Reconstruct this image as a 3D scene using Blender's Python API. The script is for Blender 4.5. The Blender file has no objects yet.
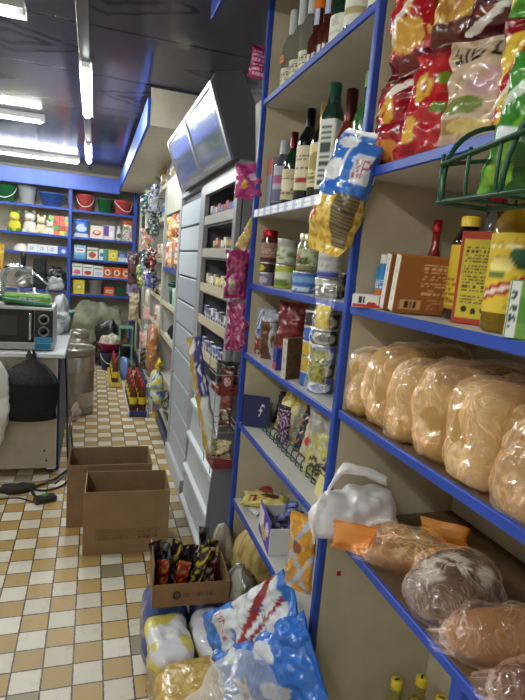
LAMP = 120.0
import bpy, math, random
from math import pi, sin, cos, sqrt, radians
from mathutils import Vector, Matrix, Euler, noise
RN = random.Random(11)
SC = bpy.context.scene
COL = SC.collection
# ------------------------------------------------------------------ colour + pattern helpers
_lc = {}
def lin(c):
    if c not in _lc:
        h = c.lstrip('#')
        r = []
        for i in (0, 2, 4):
            s = int(h[i:i+2], 16)/255
            r.append(s/12.92 if s <= .04045 else ((s+.055)/1.055)**2.4)
        _lc[c] = (r[0], r[1], r[2], 1.0)
    return _lc[c]
FONT = {'А':'0E11111F111111','Б':'1F10101E11111E','В':'1E11111E11111E','Е':'1F10101E10101F','И':'11111315191111','Й':'0A041113151911',
'І':'0E04040404040E','К':'11121418141211','Л':'07090909091111','М':'111B1515111111','Н':'1111111F111111','О':'0E11111111110E',
'П':'1F111111111111','Р':'1E11111E101010','С':'0E11101010110E','Т':'1F040404040404','У':'1111110F01110E','Х':'11110A040A1111',
'Ы':'1111111D15151D','W':'11111115151B11','1':'040C040404040E','5':'1F101E0101110E','3':'1E01010E01011E','0':'0E11131519110E','f':'0609081C080810','N':'11191513111111',
'Г':'1F101010101010','Ч':'1111110F010101',' ':'00000000000000'}
FONT = {k: [int(v[i:i+2], 16) for i in range(0, 14, 2)] for k, v in FONT.items()}
def lab(bg, *L):
    """a printed pattern: background colour plus rectangles, ellipses, stripes, speckles, words"""
    def f(u, v):
        c = bg
        for l in L:
            k = l[0]
            if k == 'r':
                if l[1] <= u <= l[3] and l[2] <= v <= l[4]: c = l[5]
            elif k == 'e':
                if ((u-l[1])/l[3])**2 + ((v-l[2])/l[4])**2 < 1: c = l[5]
            elif k == 'd':   # slanted band: centre, slope, half width
                if abs(v - l[1] - l[2]*(u-.5)) < l[3]: c = l[4]
            elif k == 's':   # stripes in a window: u0 v0 u1 v1 axis count duty colour
                if l[1] <= u <= l[3] and l[2] <= v <= l[4]:
                    t = ((v-l[2])/(l[4]-l[2]) if l[5] == 'v' else (u-l[1])/(l[3]-l[1]))*l[6]
                    if t % 1 < l[7]: c = l[8]
            elif k == 'x':   # lines of small print
                if l[1] <= u <= l[3] and l[2] <= v <= l[4]:
                    t = (v-l[2])/(l[4]-l[2])*l[5]
                    if t % 1 < .5 and noise.noise((u*l[6], int(t)*7.3, 1.7)) > -.15: c = l[7]
            elif k == 'b':   # bar code
                if l[1] <= u <= l[3] and l[2] <= v <= l[4] and noise.noise((u*140, 3.1, .4)) > -.02: c = l[5]
            elif k == 'n':   # blotches: scale, threshold, colour, seed
                if noise.noise((u*l[1], v*l[1]*1.3, l[4])) > l[2]: c = l[3]
            elif k == 't':
                if l[1] <= u < l[3] and l[2] <= v < l[4]:
                    s = l[5]; x = (u-l[1])/(l[3]-l[1])*(6*len(s)-1)
                    i = int(x//6); ix = int(x % 6); row = 6-int((v-l[2])/(l[4]-l[2])*7)
                    if ix < 5 and FONT.get(s[i], FONT['О'])[min(max(row, 0), 6)] >> (4-ix) & 1: c = l[6]
        return c
    return f
# ------------------------------------------------------------------ materials
MATS = {}
def mat(name, rough=.5, metal=0., trans=0., coat=0., bump=0., bscale=40., vary=0., ior=1.45, spec=.5):
    if name in MATS: return MATS[name]
    m = bpy.data.materials.new(name); m.use_nodes = True
    nt = m.node_tree; b = nt.nodes['Principled BSDF']
    a = nt.nodes.new('ShaderNodeAttribute'); a.attribute_name = 'Col'
    tc = nt.nodes.new('ShaderNodeTexCoord')
    src = a.outputs['Color']
    if vary:
        n = nt.nodes.new('ShaderNodeTexNoise'); n.inputs['Scale'].default_value = 9; n.inputs['Detail'].default_value = 6
        nt.links.new(tc.outputs['Object'], n.inputs['Vector'])
        mr = nt.nodes.new('ShaderNodeMapRange'); mr.inputs[1].default_value = .3; mr.inputs[2].default_value = .7
        mr.inputs[3].default_value = 1-vary; mr.inputs[4].default_value = 1+vary*.4
        nt.links.new(n.outputs['Fac'], mr.inputs[0])
        h = nt.nodes.new('ShaderNodeVectorMath'); h.operation = 'SCALE'
        nt.links.new(src, h.inputs[0]); nt.links.new(mr.outputs[0], h.inputs['Scale']); src = h.outputs[0]
    nt.links.new(src, b.inputs['Base Color'])
    b.inputs['Roughness'].default_value = rough; b.inputs['Metallic'].default_value = metal
    b.inputs['Transmission Weight'].default_value = trans; b.inputs['Coat Weight'].default_value = coat
    b.inputs['IOR'].default_value = ior; b.inputs['Coat Roughness'].default_value = .1
    b.inputs['Specular IOR Level'].default_value = spec
    if bump:
        n = nt.nodes.new('ShaderNodeTexNoise'); n.inputs['Scale'].default_value = bscale; n.inputs['Detail'].default_value = 3
        nt.links.new(tc.outputs['Object'], n.inputs['Vector'])
        bp = nt.nodes.new('ShaderNodeBump'); bp.inputs['Strength'].default_value = bump; bp.inputs['Distance'].default_value = .01
        nt.links.new(n.outputs['Fac'], bp.inputs['Height']); nt.links.new(bp.outputs[0], b.inputs['Normal'])
    MATS[name] = m
    return m
def film_mat(name, tint='#ffffff', milk=.05, gloss=.55, rough=.14, bscale=38., bump=.9):
    m = bpy.data.materials.new(name); m.use_nodes = True; nt = m.node_tree; nt.nodes.clear()
    N = nt.nodes.new; K = nt.links.new
    out = N('ShaderNodeOutputMaterial'); tr = N('ShaderNodeBsdfTransparent'); gl = N('ShaderNodeBsdfGlossy'); df = N('ShaderNodeBsdfDiffuse')
    tc = N('ShaderNodeTexCoord'); n = N('ShaderNodeTexNoise'); n.inputs['Scale'].default_value = bscale; n.inputs['Detail'].default_value = 2
    n.inputs['Distortion'].default_value = 1.2
    K(tc.outputs['Object'], n.inputs['Vector'])
    bp = N('ShaderNodeBump'); bp.inputs['Strength'].default_value = bump; bp.inputs['Distance'].default_value = .02
    rg = N('ShaderNodeMath'); rg.operation = 'SUBTRACT'; rg.inputs[1].default_value = .5; K(n.outputs['Fac'], rg.inputs[0])
    ra = N('ShaderNodeMath'); ra.operation = 'ABSOLUTE'; K(rg.outputs[0], ra.inputs[0])
    K(ra.outputs[0], bp.inputs['Height'])
    lw = N('ShaderNodeLayerWeight'); lw.inputs['Blend'].default_value = .3; K(bp.outputs[0], lw.inputs['Normal'])
    mu = N('ShaderNodeMath'); mu.operation = 'MULTIPLY_ADD'; mu.inputs[1].default_value = gloss; mu.inputs[2].default_value = .05
    K(lw.outputs['Facing'], mu.inputs[0]); K(bp.outputs[0], gl.inputs['Normal'])
    gl.inputs['Roughness'].default_value = rough; df.inputs['Color'].default_value = lin(tint); tr.inputs['Color'].default_value = lin(tint)
    m1 = N('ShaderNodeMixShader'); m1.inputs[0].default_value = milk; K(tr.outputs[0], m1.inputs[1]); K(df.outputs[0], m1.inputs[2])
    m2 = N('ShaderNodeAddShader'); K(mu.outputs[0], gl.inputs['Color']); K(m1.outputs[0], m2.inputs[0]); K(gl.outputs[0], m2.inputs[1])
    K(m2.outputs[0], out.inputs['Surface']); MATS[name] = m
    return m
def emit_mat(name, col, s):
    m = bpy.data.materials.new(name); m.use_nodes = True; nt = m.node_tree; nt.nodes.clear()
    e = nt.nodes.new('ShaderNodeEmission'); o = nt.nodes.new('ShaderNodeOutputMaterial')
    e.inputs[0].default_value = lin(col); e.inputs[1].default_value = s
    nt.links.new(e.outputs[0], o.inputs[0]); MATS[name] = m
    return m
mat('matte', .7, vary=.06); mat('paint', .4, vary=.12); mat('paper', .55); mat('card', .8, vary=.15, bump=.15, bscale=60)
mat('gloss', .22, coat=.3); mat('foil', .2, coat=.6, bump=.85, bscale=26); mat('sack', .45, bump=.8, bscale=22, vary=.1)
mat('metal', .32, metal=.9, vary=.15); mat('chrome', .12, metal=1); mat('tin', .3, metal=.8)
mat('glass', .06, coat=.5, spec=.8); mat('clear_glass', .04, trans=.92, ior=1.35); mat('oil', .05, trans=.8, ior=1.4)
mat('bread', .7, bump=.35, bscale=70, vary=.16); mat('cloth', .9, bump=.7, bscale=30, vary=.2); mat('black_film', .16, coat=.5, bump=1., bscale=28)
mat('plastic', .35); mat('acrylic', .06, spec=1., coat=1., bump=.05, bscale=5); mat('rubber', .5); mat('wood', .6, vary=.35, bump=.2, bscale=30)
film_mat('film', gloss=.8, rough=.1, bscale=16, bump=2., milk=.03); film_mat('film_soft', gloss=.55, rough=.15, bscale=20, bump=1.2, milk=.03); film_mat('milky_film', '#f6f6f8', .58, .35, .22, 12, 1.); film_mat('orange_film', '#f0a63c', .6, .4, .16)
film_mat('haze_film', '#eef0f2', .24, .4, .2, 11, 1.2)
# ------------------------------------------------------------------ mesh builder
class M:
    def __init__(s): s.V = []; s.F = []; s.C = []; s.I = []; s.S = []; s.xf = None; s.mi = 0
    def add(s, p):
        p = Vector(p)
        if s.xf is not None: p = s.xf @ p
        s.V.append(p); return len(s.V)-1
    def face(s, idx, c, sm=False): s.F.append(tuple(idx)); s.C.append([lin(c)]*len(idx) if isinstance(c, str) else c); s.I.append(s.mi); s.S.append(sm)
    def grid(s, fn, nu, nv, col, wrap=False, sm=True, flip=False):
        b = len(s.V); W = nu if wrap else nu+1
        for j in range(nv+1):
            for i in range(W): s.add(fn(i/nu, j/nv))
        if callable(col): vc = [[lin(col(min(max(i/nu, .002), .998), min(max(j/nv, .002), .998))) for i in range(nu+1)] for j in range(nv+1)]
        for j in range(nv):
            for i in range(nu):
                i2 = (i+1) % W if wrap else i+1
                q = [b+j*W+i, b+j*W+i2, b+(j+1)*W+i2, b+(j+1)*W+i]
                c = [vc[j][i], vc[j][i+1], vc[j+1][i+1], vc[j+1][i]] if callable(col) else col
                if flip:
                    q.reverse()
                    if callable(col): c.reverse()
                s.face(q, c, sm)
        return s
    def box(s, c, d, col, b=.002, faces={}, res=(1, 1), xf=None):
        """chamfered box, centre c, size d; faces maps f k l r t d to a pattern"""
        old = s.xf
        if xf is not None: s.xf = xf if old is None else old @ xf
        hx, hy, hz = d[0]/2, d[1]/2, d[2]/2; b = min(b, hx*.45, hy*.45, hz*.45); c = Vector(c)
        ax = {'f': ((1,0,0),(0,0,1),(0,-1,0)), 'k': ((-1,0,0),(0,0,1),(0,1,0)), 'l': ((0,-1,0),(0,0,1),(-1,0,0)),
              'r': ((0,1,0),(0,0,1),(1,0,0)), 't': ((1,0,0),(0,1,0),(0,0,1)), 'd': ((1,0,0),(0,-1,0),(0,0,-1))}
        H = Vector((hx, hy, hz))
        for k, (U, Vv, Nn) in ax.items():
            U, Vv, Nn = Vector(U), Vector(Vv), Vector(Nn)
            hu = abs(U.dot(H))-b; hv = abs(Vv.dot(H))-b; hn = abs(Nn.dot(H)); p = faces.get(k, col)
            nu, nv = (res if k in faces else (1, 1))
            s.grid(lambda u, v: c+U*(2*u-1)*hu+Vv*(2*v-1)*hv+Nn*hn, nu, nv, p, sm=False)
        bc = col if not callable(col) else col(.5, .5)
        if b > 0:
            def P(sx, sy, sz, k):
                q = [sx*(hx-b), sy*(hy-b), sz*(hz-b)]; q[k] = (sx, sy, sz)[k]*(hx, hy, hz)[k]
                return c+Vector(q)
            for k in range(3):
                i, j = (k+1) % 3, (k+2) % 3
                for a in (-1, 1):
                    for e in (-1, 1):
                        pts = []
                        for (g, ff) in ((-1, i), (1, i), (1, j), (-1, j)):
                            sg = [0, 0, 0]; sg[k] = g; sg[i] = a; sg[j] = e
                            pts.append(s.add(P(sg[0], sg[1], sg[2], ff)))
                        if a*e < 0: pts.reverse()
                        s.face(pts, bc)
            for sx in (-1, 1):
                for sy in (-1, 1):
                    for sz in (-1, 1):
                        t = [s.add(P(sx, sy, sz, k)) for k in range(3)]
                        if sx*sy*sz < 0: t.reverse()
                        s.face(t, bc)
        s.xf = old
        return s
    def lathe(s, prof, seg, col, arc=None, n=2., ctr=(0, 0, 0), sub=1):
        """profile of (radius, height); u=0.5 faces -y"""
        pr = []
        for k in range(len(prof)-1):
            for q in range(sub):
                t = q/sub; pr.append((prof[k][0]*(1-t)+prof[k+1][0]*t, prof[k][1]*(1-t)+prof[k+1][1]*t))
        pr.append(prof[-1]); z0 = pr[0][1]; z1 = pr[-1][1]; N = len(pr)-1
        a0, a1 = arc if arc else (-pi, pi)
        def fn(u, v):
            r, z = pr[min(int(round(v*N)), N)]; a = a0+(a1-a0)*u - pi/2
            ca, sa = cos(a), sin(a); k = 1. if n == 2 else 1/((abs(ca)**n+abs(sa)**n)**(1/n))
            return (ctr[0]+r*k*ca, ctr[1]+r*k*sa, ctr[2]+z)
        c2 = col
        if callable(col): c2 = lambda u, v: col(u, (pr[min(int(v*N), N-1)][1]+pr[min(int(v*N)+1, N)][1])/2/(z1-z0+1e-9)-z0/(z1-z0+1e-9))
        s.grid(fn, seg, N, c2, wrap=arc is None)
        return s
    def tube(s, pts, r, seg, col, closed=False):
        pts = [Vector(p) for p in pts]; n = len(pts); rings = []
        prev = None
        for i, p in enumerate(pts):
            t = (pts[(i+1) % n]-pts[i-1]) if closed else (pts[min(i+1, n-1)]-pts[max(i-1, 0)])
            if t.length < 1e-9: t = Vector((0, 0, 1))
            t.normalize()
            if prev is None: prev = t.orthogonal().normalized()
            a = (prev-t*prev.dot(t)); a = a.normalized() if a.length > 1e-6 else t.orthogonal().normalized(); prev = a
            bb = t.cross(a); rr = r[i] if isinstance(r, (list, tuple)) else r
            rings.append([s.add(p+(a*cos(2*pi*k/seg)+bb*sin(2*pi*k/seg))*rr) for k in range(seg)])
        for i in range(n if closed else n-1):
            A, B = rings[i], rings[(i+1) % n]
            for k in range(seg): s.face((A[k], A[(k+1) % seg], B[(k+1) % seg], B[k]), col, True)
        if not closed:
            s.face(list(reversed(rings[0])), col); s.face(rings[-1], col)
        return s
    def pillow(s, w, h, t, col, seed=0., wr=.006, nu=28, nv=18, crimp=.06, taper=0., bottom=None, pinch=0.):
        """a filled film bag standing on z=0, front facing -y, sealed at top and bottom"""
        def fn(u, v):
            a = 2*pi*u - pi/2 - pi/2 - pi/2    # u .25 = front centre
            e = max(0., min(1., v/crimp if v < .5 else (1-v)/crimp))
            vv = min(max((v-crimp)/(1-2*crimp), 0), 1)
            T = t/2*(max(1-abs(2*vv-1)**2.6, 0))**.55*e + .0015
            if bottom: T = max(T, t/2*bottom*(1-vv)**.5 if vv < .7 else T)
            ca, sa = cos(a), sin(a)
            x = w/2*(1-taper*v)*(1-pinch+pinch*max(sin(pi*v), 0)**.6)*(1-.10*(1-abs(2*vv-1)**2)*(1 if e > .5 else 0))*math.copysign(abs(ca)**.75, ca)
            y = T*math.copysign(abs(sa)**.8, sa)
            q = (x*22+seed*7, v*h*22, seed+(1 if sa < 0 else 4))
            k = noise.noise(q)*wr*1.6+noise.noise((q[0]*2.1, q[1]*2.1, q[2]))*wr*.8
            y += k*(1 if sa > 0 else -1)*(e*.7+.3)+noise.noise((x*12, v*3, seed+9))*wr*1.2
            return (x+noise.noise((v*9, seed, 3))*wr*.7, y, v*h + noise.noise((x*16, seed, v*3))*wr*.8)
        def cc(u, v):
            if not callable(col): return col
            a = 2*pi*u-3*pi/2; ca, sa = cos(a), sin(a); uu = .5+.5*math.copysign(abs(ca)**.75, ca)
            return col(uu if sa < 0 else 1-uu, v)
        s.grid(fn, nu, nv, cc, wrap=True)
        return s
    def blob(s, a, b, c, col, n=2.5, seed=0., amp=.006, sc=14., nu=28, nv=16, flat=.25, ctr=(0, 0, 0)):
        """lumpy rounded solid resting on z=0"""
        if flat > .5: flat = 1-flat
        z0 = -c*(1-flat)
        def fn(u, v):
            th = 2*pi*u; ph = pi*(v-.5)
            d = Vector((cos(th)*cos(ph), sin(th)*cos(ph), sin(ph)))
            r = 1/((abs(d.x/a)**n+abs(d.y/b)**n+abs(d.z/c)**n)**(1/n))
            p = d*r; p += d*(noise.noise((p.x*sc+seed, p.y*sc, p.z*sc))*amp*1.6+noise.noise((p.x*sc*2.3, p.y*sc*2.3+seed, p.z*sc*2.3))*amp*.7)
            p.z = max(p.z, z0)-z0
            return Vector(ctr)+p
        s.grid(fn, nu, nv, col, wrap=True)
        return s
    def build(s, name, m, parent=None, loc=(0, 0, 0), rot=(0, 0, 0)):
        me = bpy.data.meshes.new(name); me.from_pydata([tuple(v) for v in s.V], [], s.F); me.update()
        ca = me.color_attributes.new('Col', 'FLOAT_COLOR', 'CORNER'); buf = []
        for c in s.C:
            for k in c: buf.extend(k)
        ca.data.foreach_set('color', buf)
        me.polygons.foreach_set('use_smooth', s.S); me.polygons.foreach_set('material_index', s.I)
        for q in (m if isinstance(m, (list, tuple)) else [m]): me.materials.append(MATS[q] if isinstance(q, str) else q)
        o = bpy.data.objects.new(name, me); COL.objects.link(o); o.location = loc; o.rotation_euler = rot
        if parent: o.parent = parent
        return o
def tag(o, label=None, cat=None, group=None, kind=None):
    if label: o['label'] = label
    if cat: o['category'] = cat
    if group: o['group'] = group
    if kind: o['kind'] = kind
    return o
def thing(name, label, cat, loc=(0, 0, 0), rz=0., group=None, rot=None):
    o = bpy.data.objects.new(name, None); COL.objects.link(o); o.location = loc; o.rotation_euler = rot or (0, 0, rz)
    return tag(o, label, cat, group)
def copy_tree(o, parent=None):
    c = o.copy(); COL.objects.link(c)
    if parent: c.parent = parent
    for ch in list(o.children): copy_tree(ch, c)
    return c
FX = -pi/2          # front faces the aisle
FC = -pi/2+.65      # front turned towards the shop's near end
def rz_m(a): return Matrix.Rotation(a, 4, 'Z')
# ------------------------------------------------------------------ product kinds
def bottle(name, label, loc, H, r, body, lb=None, lz=(.12, .5), cap='#202020', sh=.58, nr=.36, ch=.13, m='glass', group=None, rz=FC, n=2.,
           foil=None, neck=None, lbres=(40, 26), liquid=None, cat='bottle'):
    root = thing(name, label, cat, loc, rz, group)
    q = M(); zc = H*(1-ch)
    q.lathe([(0, 0), (r*.9, 0), (r, H*.02), (r, H*sh), (r*.93, H*(sh+.04)), (r*.6, H*(sh+.12)), (r*nr, H*(sh+.18)), (r*nr, zc), (0, zc)], 20, body, n=n)
    q.build('body', m, root)
    if lb:
        M().lathe([(r*1.015, H*lz[0]), (r*1.015, H*lz[1])], lbres[0], lambda u, v: lb(u, v), arc=(-1.9, 1.9), n=n, sub=lbres[1]).build('label', 'paper', root)
    if neck: M().lathe([(r*nr*1.05, H*(sh+.2)), (r*nr*1.05, zc-.001)], 14, neck).build('neck_label', 'paper', root)
    c0 = H*(foil if foil else 1-ch)
    rr = r*nr*1.12
    M().lathe([(rr, c0), (rr, H-.003), (rr*.85, H), (0, H)], 16, cap).build('cap', 'tin' if foil else 'plastic', root)
    return root
def can(name, label, loc, r, h, pt, lid='#b8b8ba', m='gloss', group=None, rz=FC, cat='can', lidh=.006, lr=1.0):
    o = M().lathe([(0, 0), (r*.97, 0), (r, .002), (r, h-lidh), (0, h-lidh)], 26, pt, sub=9).build(name, m, None, loc, (0, 0, rz))
    tag(o, label, cat, group)
    M().lathe([(r*lr, h-lidh), (r*lr, h-.001), (r*lr*.96, h), (r*.9, h-.002), (0, h-.002)], 22, lid).build('lid', 'tin' if lidh < .01 else 'plastic', o)
    return o
def jar(name, label, loc, r, h, pt, cap, body='#5a1a18', rz=FC, cat='jar'):
    o = M().lathe([(0, 0), (r*.94, 0), (r, .006), (r, h*.66), (r*.8, h*.78), (r*.8, h*.82), (0, h*.82)], 24, body).build(name, 'glass', None, loc, (0, 0, rz))
    tag(o, label, cat)
    M().lathe([(r*1.012, h*.14), (r*1.012, h*.6)], 30, pt, arc=(-1.9, 1.9), sub=14).build('label', 'paper', o)
    M().lathe([(r*.86, h*.8), (r*.88, h*.98), (r*.82, h), (0, h)], 24, cap).build('lid', 'tin', o)
    return o
def carton(name, label, loc, d, base, faces={}, rz=FX, group=None, res=(16, 20), rot=None, m='paper', cat='box', b=.0015):
    o = M().box((0, 0, d[2]/2), d, base, b, faces, res).build(name, m, None, loc, rot or (0, 0, rz))
    return tag(o, label, cat, group)
def bag(name, label, loc, w, h, t, pt, rz=FC, seed=0., m='foil', group=None, lean=0., roll=0., nu=80, nv=60, wr=.006, cat='bag', **k):
    o = M().pillow(w, h, t, pt, seed, wr, nu, nv, **k).build(name, m)
    o.matrix_world = Matrix.Translation(loc) @ rz_m(rz) @ Matrix.Rotation(roll, 4, 'Y') @ Matrix.Rotation(-lean, 4, 'X')
    return tag(o, label, cat, group)

def place_axis(o, base, tip, toward):
    """stand a bag on `base` with its long axis to `tip` and its front turned to `toward`"""
    z = (Vector(tip)-Vector(base)).normalized(); f = Vector(toward)-Vector(base); f = (f-z*f.dot(z)).normalized()
    y = -f; x = y.cross(z)
    o.matrix_world = Matrix(((x.x, y.x, z.x, base[0]), (x.y, y.y, z.y, base[1]), (x.z, y.z, z.z, base[2]), (0, 0, 0, 1)))
# ================================================================== THE SETTING
def plane_struct(name, pts, m, uvn=1):
    me = bpy.data.meshes.new(name); me.from_pydata(pts, [], [(0, 1, 2, 3)]); me.update()
    me.materials.append(m); o = bpy.data.objects.new(name, me); COL.objects.link(o); o['kind'] = 'structure'
    return o
def nodes(name):
    m = bpy.data.materials.new(name); m.use_nodes = True
    return m, m.node_tree, m.node_tree.nodes['Principled BSDF']
def math_(nt, op, a, b=None, c=None):
    n = nt.nodes.new('ShaderNodeMath'); n.operation = op
    for i, x in enumerate((a, b, c)):
        if x is None: continue
        if isinstance(x, (int, float)): n.inputs[i].default_value = x
        else: nt.links.new(x, n.inputs[i])
    return n.outputs[0]
def mixc(nt, f, a, b):
    n = nt.nodes.new('ShaderNodeMix'); n.data_type = 'RGBA'
    for i, x in ((0, f), (6, a), (7, b)):
        if isinstance(x, str): n.inputs[i].default_value = lin(x)
        elif isinstance(x, (int, float)): n.inputs[i].default_value = x
        else: nt.links.new(x, n.inputs[i])
    return n.outputs[2]
# floor: small worn tiles, white and ochre in turn, dark joints
fm, nt, bs = nodes('worn_floor_tiles')
tc = nt.nodes.new('ShaderNodeTexCoord'); sp = nt.nodes.new('ShaderNodeSeparateXYZ'); nt.links.new(tc.outputs['Object'], sp.inputs[0])
P_ = .1072
ix = math_(nt, 'DIVIDE', math_(nt, 'ADD', sp.outputs[0], .028+P_*40), P_); iy = math_(nt, 'DIVIDE', math_(nt, 'ADD', sp.outputs[1], -1.98+P_*40), P_)
fx, fy = math_(nt, 'FRACT', ix), math_(nt, 'FRACT', iy); cx, cy = math_(nt, 'FLOOR', ix), math_(nt, 'FLOOR', iy)
chk = math_(nt, 'MODULO', math_(nt, 'ADD', cx, cy), 2.)
cb = nt.nodes.new('ShaderNodeCombineXYZ'); nt.links.new(cx, cb.inputs[0]); nt.links.new(cy, cb.inputs[1])
wn = nt.nodes.new('ShaderNodeTexWhiteNoise'); wn.noise_dimensions = '2D'; nt.links.new(cb.outputs[0], wn.inputs['Vector'])
white = mixc(nt, wn.outputs['Value'], '#cbc3b0', '#e2dccd'); tan = mixc(nt, wn.outputs['Value'], '#ab8a4e', '#bb9c62')
oddt = math_(nt, 'GREATER_THAN', wn.outputs['Value'], .9); tan = mixc(nt, oddt, tan, '#8d8468')
col = mixc(nt, chk, white, tan)
n1 = nt.nodes.new('ShaderNodeTexNoise'); n1.inputs['Scale'].default_value = 16; n1.inputs['Detail'].default_value = 8; n1.inputs['Roughness'].default_value = .7
nt.links.new(tc.outputs['Object'], n1.inputs['Vector'])
dirt = nt.nodes.new('ShaderNodeMapRange'); dirt.inputs[1].default_value = .55; dirt.inputs[2].default_value = .78; dirt.inputs[4].default_value = .45
nt.links.new(n1.outputs['Fac'], dirt.inputs[0]); col = mixc(nt, dirt.outputs[0], col, '#7b6c55')
n2 = nt.nodes.new('ShaderNodeTexNoise'); n2.inputs['Scale'].default_value = 60; n2.inputs['Detail'].default_value = 2
nt.links.new(tc.outputs['Object'], n2.inputs['Vector'])
sp2 = nt.nodes.new('ShaderNodeMapRange'); sp2.inputs[1].default_value = .72; sp2.inputs[2].default_value = .76; sp2.inputs[4].default_value = .6
nt.links.new(n2.outputs['Fac'], sp2.inputs[0]); col = mixc(nt, sp2.outputs[0], col, '#40362a')
g = .028
ed = math_(nt, 'MINIMUM', math_(nt, 'MINIMUM', fx, math_(nt, 'SUBTRACT', 1., fx)), math_(nt, 'MINIMUM', fy, math_(nt, 'SUBTRACT', 1., fy)))
ed = math_(nt, 'ADD', ed, math_(nt, 'MULTIPLY', math_(nt, 'SUBTRACT', n2.outputs['Fac'], .5), .05))
gr = math_(nt, 'LESS_THAN', ed, g); col = mixc(nt, gr, col, '#3c3226')
nt.links.new(col, bs.inputs['Base Color']); bs.inputs['Roughness'].default_value = .38
bp = nt.nodes.new('ShaderNodeBump'); bp.inputs['Strength'].default_value = .35; bp.inputs['Distance'].default_value = .004
nt.links.new(math_(nt, 'SUBTRACT', 1., gr), bp.inputs['Height']); nt.links.new(bp.outputs[0], bs.inputs['Normal'])
plane_struct('floor', [(-2.6, -1.6, 0), (1.06, -1.6, 0), (1.06, 8.5, 0), (-2.6, 8.5, 0)], fm)
# ceiling: dark glossy boards with a printed grain, seams along x
cm, nt, bs = nodes('dark_printed_ceiling_boards')
tc = nt.nodes.new('ShaderNodeTexCoord'); sp = nt.nodes.new('ShaderNodeSeparateXYZ'); nt.links.new(tc.outputs['Object'], sp.inputs[0])
by = math_(nt, 'DIVIDE', math_(nt, 'ADD', sp.outputs[1], 3.95-3.01), .79); fy = math_(nt, 'FRACT', by); cy = math_(nt, 'FLOOR', by)
n1 = nt.nodes.new('ShaderNodeTexNoise'); n1.inputs['Scale'].default_value = 4.; n1.inputs['Detail'].default_value = 2.
nt.links.new(tc.outputs['Object'], n1.inputs['Vector'])
px = math_(nt, 'ABSOLUTE', math_(nt, 'SUBTRACT', math_(nt, 'FRACT', math_(nt, 'ADD', math_(nt, 'DIVIDE', sp.outputs[0], 1.35), math_(nt, 'MULTIPLY', cy, .37))), .5))
py = math_(nt, 'ABSOLUTE', math_(nt, 'SUBTRACT', fy, .5))
dd = math_(nt, 'ADD', math_(nt, 'ADD', math_(nt, 'MULTIPLY', px, 1.5), math_(nt, 'MULTIPLY', py, 1.5)), math_(nt, 'MULTIPLY', n1.outputs['Fac'], .3))
rings = math_(nt, 'MULTIPLY', math_(nt, 'FRACT', math_(nt, 'MULTIPLY', dd, 4.6)), math_(nt, 'LESS_THAN', dd, .62))
cr = nt.nodes.new('ShaderNodeValToRGB'); nt.links.new(rings, cr.inputs[0])
e = cr.color_ramp.elements; e[0].position = 0; e[0].color = lin('#565468'); e[1].position = .45; e[1].color = lin('#504e62')
for p, c in ((.60, '#38364a'), (.70, '#282738'), (.84, '#444255'), (1., '#565468')): x = e.new(p); x.color = lin(c)
seam = math_(nt, 'LESS_THAN', fy, .026)
col = mixc(nt, seam, cr.outputs[0], '#121117')
nt.links.new(col, bs.inputs['Base Color']); bs.inputs['Roughness'].default_value = .15; bs.inputs['Specular IOR Level'].default_value = .22
bp = nt.nodes.new('ShaderNodeBump'); bp.inputs['Strength'].default_value = .4; bp.inputs['Distance'].default_value = .01
nt.links.new(math_(nt, 'SUBTRACT', 1., seam), bp.inputs['Height']); nt.links.new(bp.outputs[0], bs.inputs['Normal'])
plane_struct('ceiling', [(-2.6, -1.6, 2.66), (-2.6, 8.5, 2.66), (1.06, 8.5, 2.66), (1.06, -1.6, 2.66)], cm)
wm, nt, bs = nodes('painted_wall'); bs.inputs['Base Color'].default_value = lin('#cfc9bc'); bs.inputs['Roughness'].default_value = .7
n1 = nt.nodes.new('ShaderNodeTexNoise'); n1.inputs['Scale'].default_value = 3; nt.links.new(mixc(nt, n1.outputs['Fac'], '#bdb7ab', '#d6d0c4'), bs.inputs['Base Color'])
plane_struct('wall_right', [(1.06, -1.6, 0), (1.06, 8.5, 0), (1.06, 8.5, 2.66), (1.06, -1.6, 2.66)], wm)
plane_struct('wall_left', [(-2.6, -1.6, 0), (-2.6, -1.6, 2.66), (-2.6, 8.5, 2.66), (-2.6, 8.5, 0)], wm)
plane_struct('wall_back', [(-2.6, 8.5, 0), (-2.6, 8.5, 2.66), (1.06, 8.5, 2.66), (1.06, 8.5, 0)], wm)
plane_struct('wall_front', [(-2.6, -1.6, 0), (1.06, -1.6, 0), (1.06, -1.6, 2.66), (-2.6, -1.6, 2.66)], wm)
# ------------------------------------------------------------------ lamps
EM = emit_mat('tube_glow', '#f4f8f2', LAMP)
def lamp(label, x, y, L, rz=0., w=.075, group='ceiling tube lamps'):
    t = thing('ceiling_lamp', label, 'lamp', (x, y, 2.66), rz, group if group else None)
    M().box((0, 0, -.012), (w, L, .024), '#d8d8da', .004).build('housing', 'plastic', t)
    for s in (-1, 1): M().box((s*(w/2-.003), 0, -.036), (.005, L, .03), '#e4e4e6', .001).build('added_baffle', 'plastic', t)  # side cheeks added to keep the tube's upward light off the ceiling
    q = M(); q.tube([(0, -L/2+.03, -.053), (0, L/2-.03, -.053)], .019, 10, '#ffffff'); q.build('tube', EM, t)
    for s in (-1, 1): M().box((0, s*(L/2-.02), -.04), (.05, .035, .04), '#e4e4e4', .004).build('end_cap', 'plastic', t)
lamp('long fluorescent tube lamp along the ceiling duct, nearest of the two in line', -.08, 4.13, 1.26)
lamp('short looking fluorescent tube lamp along the ceiling duct, farther of the two in line', -.09, 6.57, 1.14)
lamp('fluorescent tube lamp across the ceiling at the top left corner of the photo', -.95, 2.93, 1.22, pi/2, .14)
lamp('fluorescent tube lamp across the ceiling left of the nearer duct lamp', -1.06, 5.2, 1.24, pi/2)
lamp('fluorescent tube lamp across the ceiling closest to the back shelves', -.82, 7.25, 1.24, pi/2)
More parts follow.
